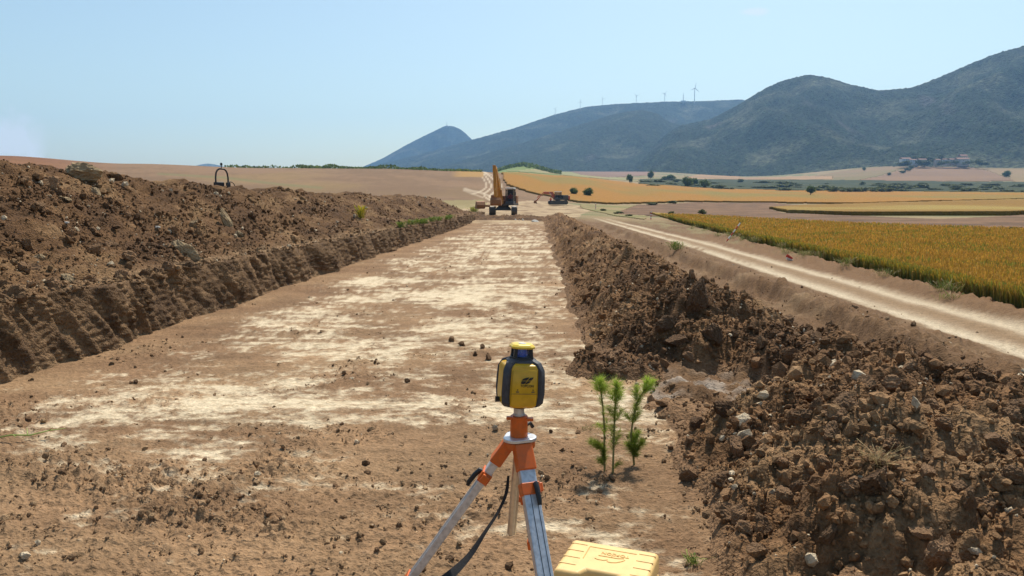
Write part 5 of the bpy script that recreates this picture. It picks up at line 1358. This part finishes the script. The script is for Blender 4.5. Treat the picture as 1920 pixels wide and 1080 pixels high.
# raised front panel, grip bumpers on the corners
mb = MB(); mb.loft([[(-.050, -.0775, .018), (.050, -.0775, .018), (.050, -.070, .018), (-.050, -.070, .018)], [(-.052, -.0855, .05), (.052, -.0855, .05), (.052, -.07, .05), (-.052, -.07, .05)], [(-.049, -.083, .146), (.049, -.083, .146), (.049, -.07, .146), (-.049, -.07, .146)], [(-.046, -.076, .157), (.046, -.076, .157), (.046, -.066, .157), (-.046, -.066, .157)]])
mb.build('front_panel', M['laser_yellow'], body, .004)
mb = MB(); mb.bar((-.0515, -.0862, .062), (.0515, -.0862, .062), .0012, .0012); mb.build('panel_seam', M['laser_grey'], body)
def bumper(sx, sy):
    b = MB(); rings = []
    for z, o, hw in ((.004, .066, .017), (.02, .0775, .018), (.06, .0815, .017), (.11, .0805, .017), (.150, .0775, .018), (.172, .066, .020), (.184, .042, .020)):
        c = Vector((sx * o, sy * (o - .004), z)); t = Vector((-sy, sx, 0)).normalized() if True else 0; n_ = Vector((sx, sy, 0)).normalized()
        if z > .16: n_ = (n_ + Vector((0, 0, 1.4 if z < .18 else 3))).normalized()
        w = hw * 1.0; th_ = .010
        cc_ = c - Vector((sx, sy, 0)).normalized() * .014
        rings.append([cc_ + t * w - n_ * th_, cc_ + t * w * .8 + n_ * th_, cc_ - t * w * .8 + n_ * th_, cc_ - t * w - n_ * th_])
    b.loft(rings); return b.build('bumper', M['laser_grey'], body, .004)
for sx in (-1, 1):
    for sy in (-1, 1): bumper(sx, sy)
mb = MB(); mb.loft([octo(.060, .058, .026, .172), octo(.058, .056, .025, .182), octo(.046, .044, .02, .190)]); mb.build('shoulder', M['laser_grey'], le, .004)
mb = MB(); mb.cyl((0, 0, .184), (0, 0, .197), .050, .048, 24); tu = mb.build('turret_base', M['blackp'], le, .002)
for a in (45, 135, 225, 315):
    c = Vector((math.cos(math.radians(a)) * .046, math.sin(math.radians(a)) * .044, 0)); mb = MB(); mb.bar(c + Vector((0, 0, .186)), c * .92 + Vector((0, 0, .232)), .015, .015, (0, 1, 0), .013, .013); mb.build('turret_post', M['blackp'], le, .002)
mb = MB(); mb.cyl((0, 0, .196), (0, 0, .206), .020, .024, 20); mb.cyl((0, 0, .206), (0, 0, .230), .022, .020, 20); mb.cyl((0, -.016, .212), (0, -.024, .212), .008, .008, 14); mb.build('rotor', M['blue'], le, .001)
mb = MB(); mb.cyl((0, 0, .197), (0, 0, .232), .036, .036, 24); mb.build('glass_cover', M['clear'], le, smooth=True)
mb = MB(); mb.loft([octo(.047, .045, .02, .231), octo(.049, .047, .02, .238), octo(.040, .038, .017, .248)]); cap = mb.build('cap', plain('laser_cap_yellow', (.74, .52, .06), .35, 0, .06, 30), le, .003)
mb = MB(); mb.cyl((0, 0, .246), (0, 0, .250), .016, .016, 18); mb.build('cap_button', M['alu_white'], cap, smooth=True)
mb = MB(); mb.cyl((0, 0, -.012), (0, 0, .002), .030, .036, 20); mb.build('mounting_ring', M['blackp'], le, .002)
mb = MB(); mb.cyl((-.075, .0, .022), (-.098, 0, .022), .010, .012, 12); mb.build('battery_knob', M['blackp'], le, smooth=True)
# emblem: two slanted split blades, maker's name below
def flat(pts, name, mat, M4, par, t=.0012):
    b = MB(); b.prism(pts, t, M4); return b.build(name, mat, par)
FR = Matrix.Translation((.012, -.0864, .114)) @ Matrix.Rotation(math.pi / 2, 4, 'X') @ Matrix.Diagonal((1.3, 1.35, 1, 1))
flat([(-.020, .0012), (-.014, .0065), (-.005, .0095), (.0035, .0105), (-.0035, .0012)], 'emblem', M['blackp'], FR, body)
flat([(-.0005, .0012), (.0065, .0095), (.0165, .0105), (.0135, .0050), (.0095, .0012)], 'emblem', M['blackp'], FR, body)
flat([(-.020, -.0008), (-.0045, -.0008), (-.0105, -.0085), (-.0195, -.0092), (-.0215, -.0060)], 'emblem', M['blackp'], FR, body)
flat([(-.0015, -.0008), (.0085, -.0008), (.0035, -.0060), (-.0040, -.0092), (-.0085, -.0092)], 'emblem', M['blackp'], FR, body)
t = link('lettering', text_mesh('TOPCON', .0105, .0005), M['blackp'], body); t.matrix_local = FR @ Matrix.Translation((-.002, -.0155, 0)) @ Matrix.Diagonal((.92, 1, 1, 1))
for x in (-.028, .034):
    b = MB(); b.cyl((x, -.0852, .078), (x, -.0868, .078), .0022, .0022, 10); b.build('indicator_light', M['blackp'], body, smooth=True)
    b = MB(); b.bar((x - .006, -.0864, .070), (x + .006, -.0864, .070), .0012, .0035); b.build('icon', M['laser_grey'], body)

# ================================================================ CARRYING CASE
M['case'] = plain('case_plastic', (.74, .49, .19), .5, 0, .05, 20, .08, .4)
M['case_line'] = plain('case_groove', (.58, .33, .085), .6, 0, .05, 20)
A = at(1075, 1006, 3.78); CB = at(1237, 1031, 3.63)
W = .46; D = .36; Hc = .215; ang = math.atan2(3.63 - 3.78, CB.x - A.x)
ux = Vector((math.cos(ang), math.sin(ang), 0)); uy = Vector((math.sin(ang), -math.cos(ang), 0))      # to the right, towards the viewer
cen = Vector((A.x, 3.78, 0)) + ux * W / 2 + uy * D / 2
zc = float(hbase(np.array([cen.x]), np.array([cen.y]))[0])
ce = empty('carrying_case', (cen.x, cen.y, zc), ang); tag(ce, 'yellow plastic carrying case lying behind the tripod leg', 'case')
mb = MB()
x, y = W / 2, D / 2; n0 = .085
def outline(s, z):
    pts = [(x, y), (-x, y), (-x, -y), (-n0 - .02, -y), (-n0 + .005, -y + .055), (n0 - .005, -y + .055), (n0 + .02, -y), (x, -y)]
    return [(px_ * s, py_ * s, z) for px_, py_ in pts]
mb.loft([outline(.95, 0), outline(1.0, .03), outline(1.0, .10)]); mb.build('tray', M['case'], ce, .010, seg=3)
mb = MB(); mb.loft([outline(1.0, .104), outline(1.0, Hc - .03), outline(.975, Hc)]); lid = mb.build('lid', M['case'], ce, .020, seg=4)
for s in (-1, 1):
    for i in range(4):
        b = MB(); yy = .125 - i * .075; b.bar((s * (x * .97 - .002), yy, Hc + .0005), (s * (x - .095), yy, Hc + .0005), .008, .006); b.build('rib', M['case'], lid, .002)
for p0, p1 in (((-.12, .115), (.125, .115)), ((-.12, .115), (-.12, -.02))):
    b = MB(); b.bar((*p0, Hc + .0004), (*p1, Hc + .0004), .005, .004); b.build('panel_edge', M['case_line'], lid, .001)
t = link('lettering', text_mesh('TOPCON', .034, .0016), M['case_line'], lid); t.matrix_local = Matrix.Translation((.025, .068, Hc + .001)) @ Matrix.Rotation(math.pi, 4, 'Z')
for pts in ([(-.055, .035), (.045, .035), (.075, .045)], [(-.065, .0), (-.05, -.008), (-.02, -.008), (.0, .004)], [(.0, -.014), (.02, -.018), (.045, -.010), (.068, .010), (.082, .03)], [(.015, .035), (.01, .048)]):
    b = MB(); b.tube([(q[0], q[1], Hc + .0005) for q in pts], .0026, 6); b.build('emblem', M['case_line'], lid, smooth=True)
b = MB(); b.tube([(-n0 + .02, -y + .045, .10), (-n0 + .02, -y + .015, .10), (n0 - .02, -y + .015, .10), (n0 - .02, -y + .045, .10)], .010, 8); b.build('handle', M['blackp'], ce, smooth=True)
for s in (-1, 1):
    b = MB(); b.box((s * .15, -y - .006, .10), (.05, .014, .06)); b.build('latch', M['blackp'], ce, .004)

# ================================================================ HAZE (the air of the place)
mb = MB(); mb.box((0, 1650, 300), (12000, 7300, 620))
hm = bpy.data.materials.new('haze_air'); hm.use_nodes = True
nt = hm.node_tree; nt.nodes.remove(nt.nodes['Principled BSDF'])
pv = nt.nodes.new('ShaderNodeVolumePrincipled')
pv.inputs['Color'].default_value = (.30, .58, 1.0, 1); pv.inputs['Density'].default_value = 0.000113
pv.inputs['Density Attribute'].default_value = ''; pv.inputs['Anisotropy'].default_value = 0.2
nt.links.new(pv.outputs[0], nt.nodes['Material Output'].inputs['Volume'])
o = mb.build('haze', hm); tag(o, 'thin blue summer haze over the whole valley', 'haze', kind='stuff')
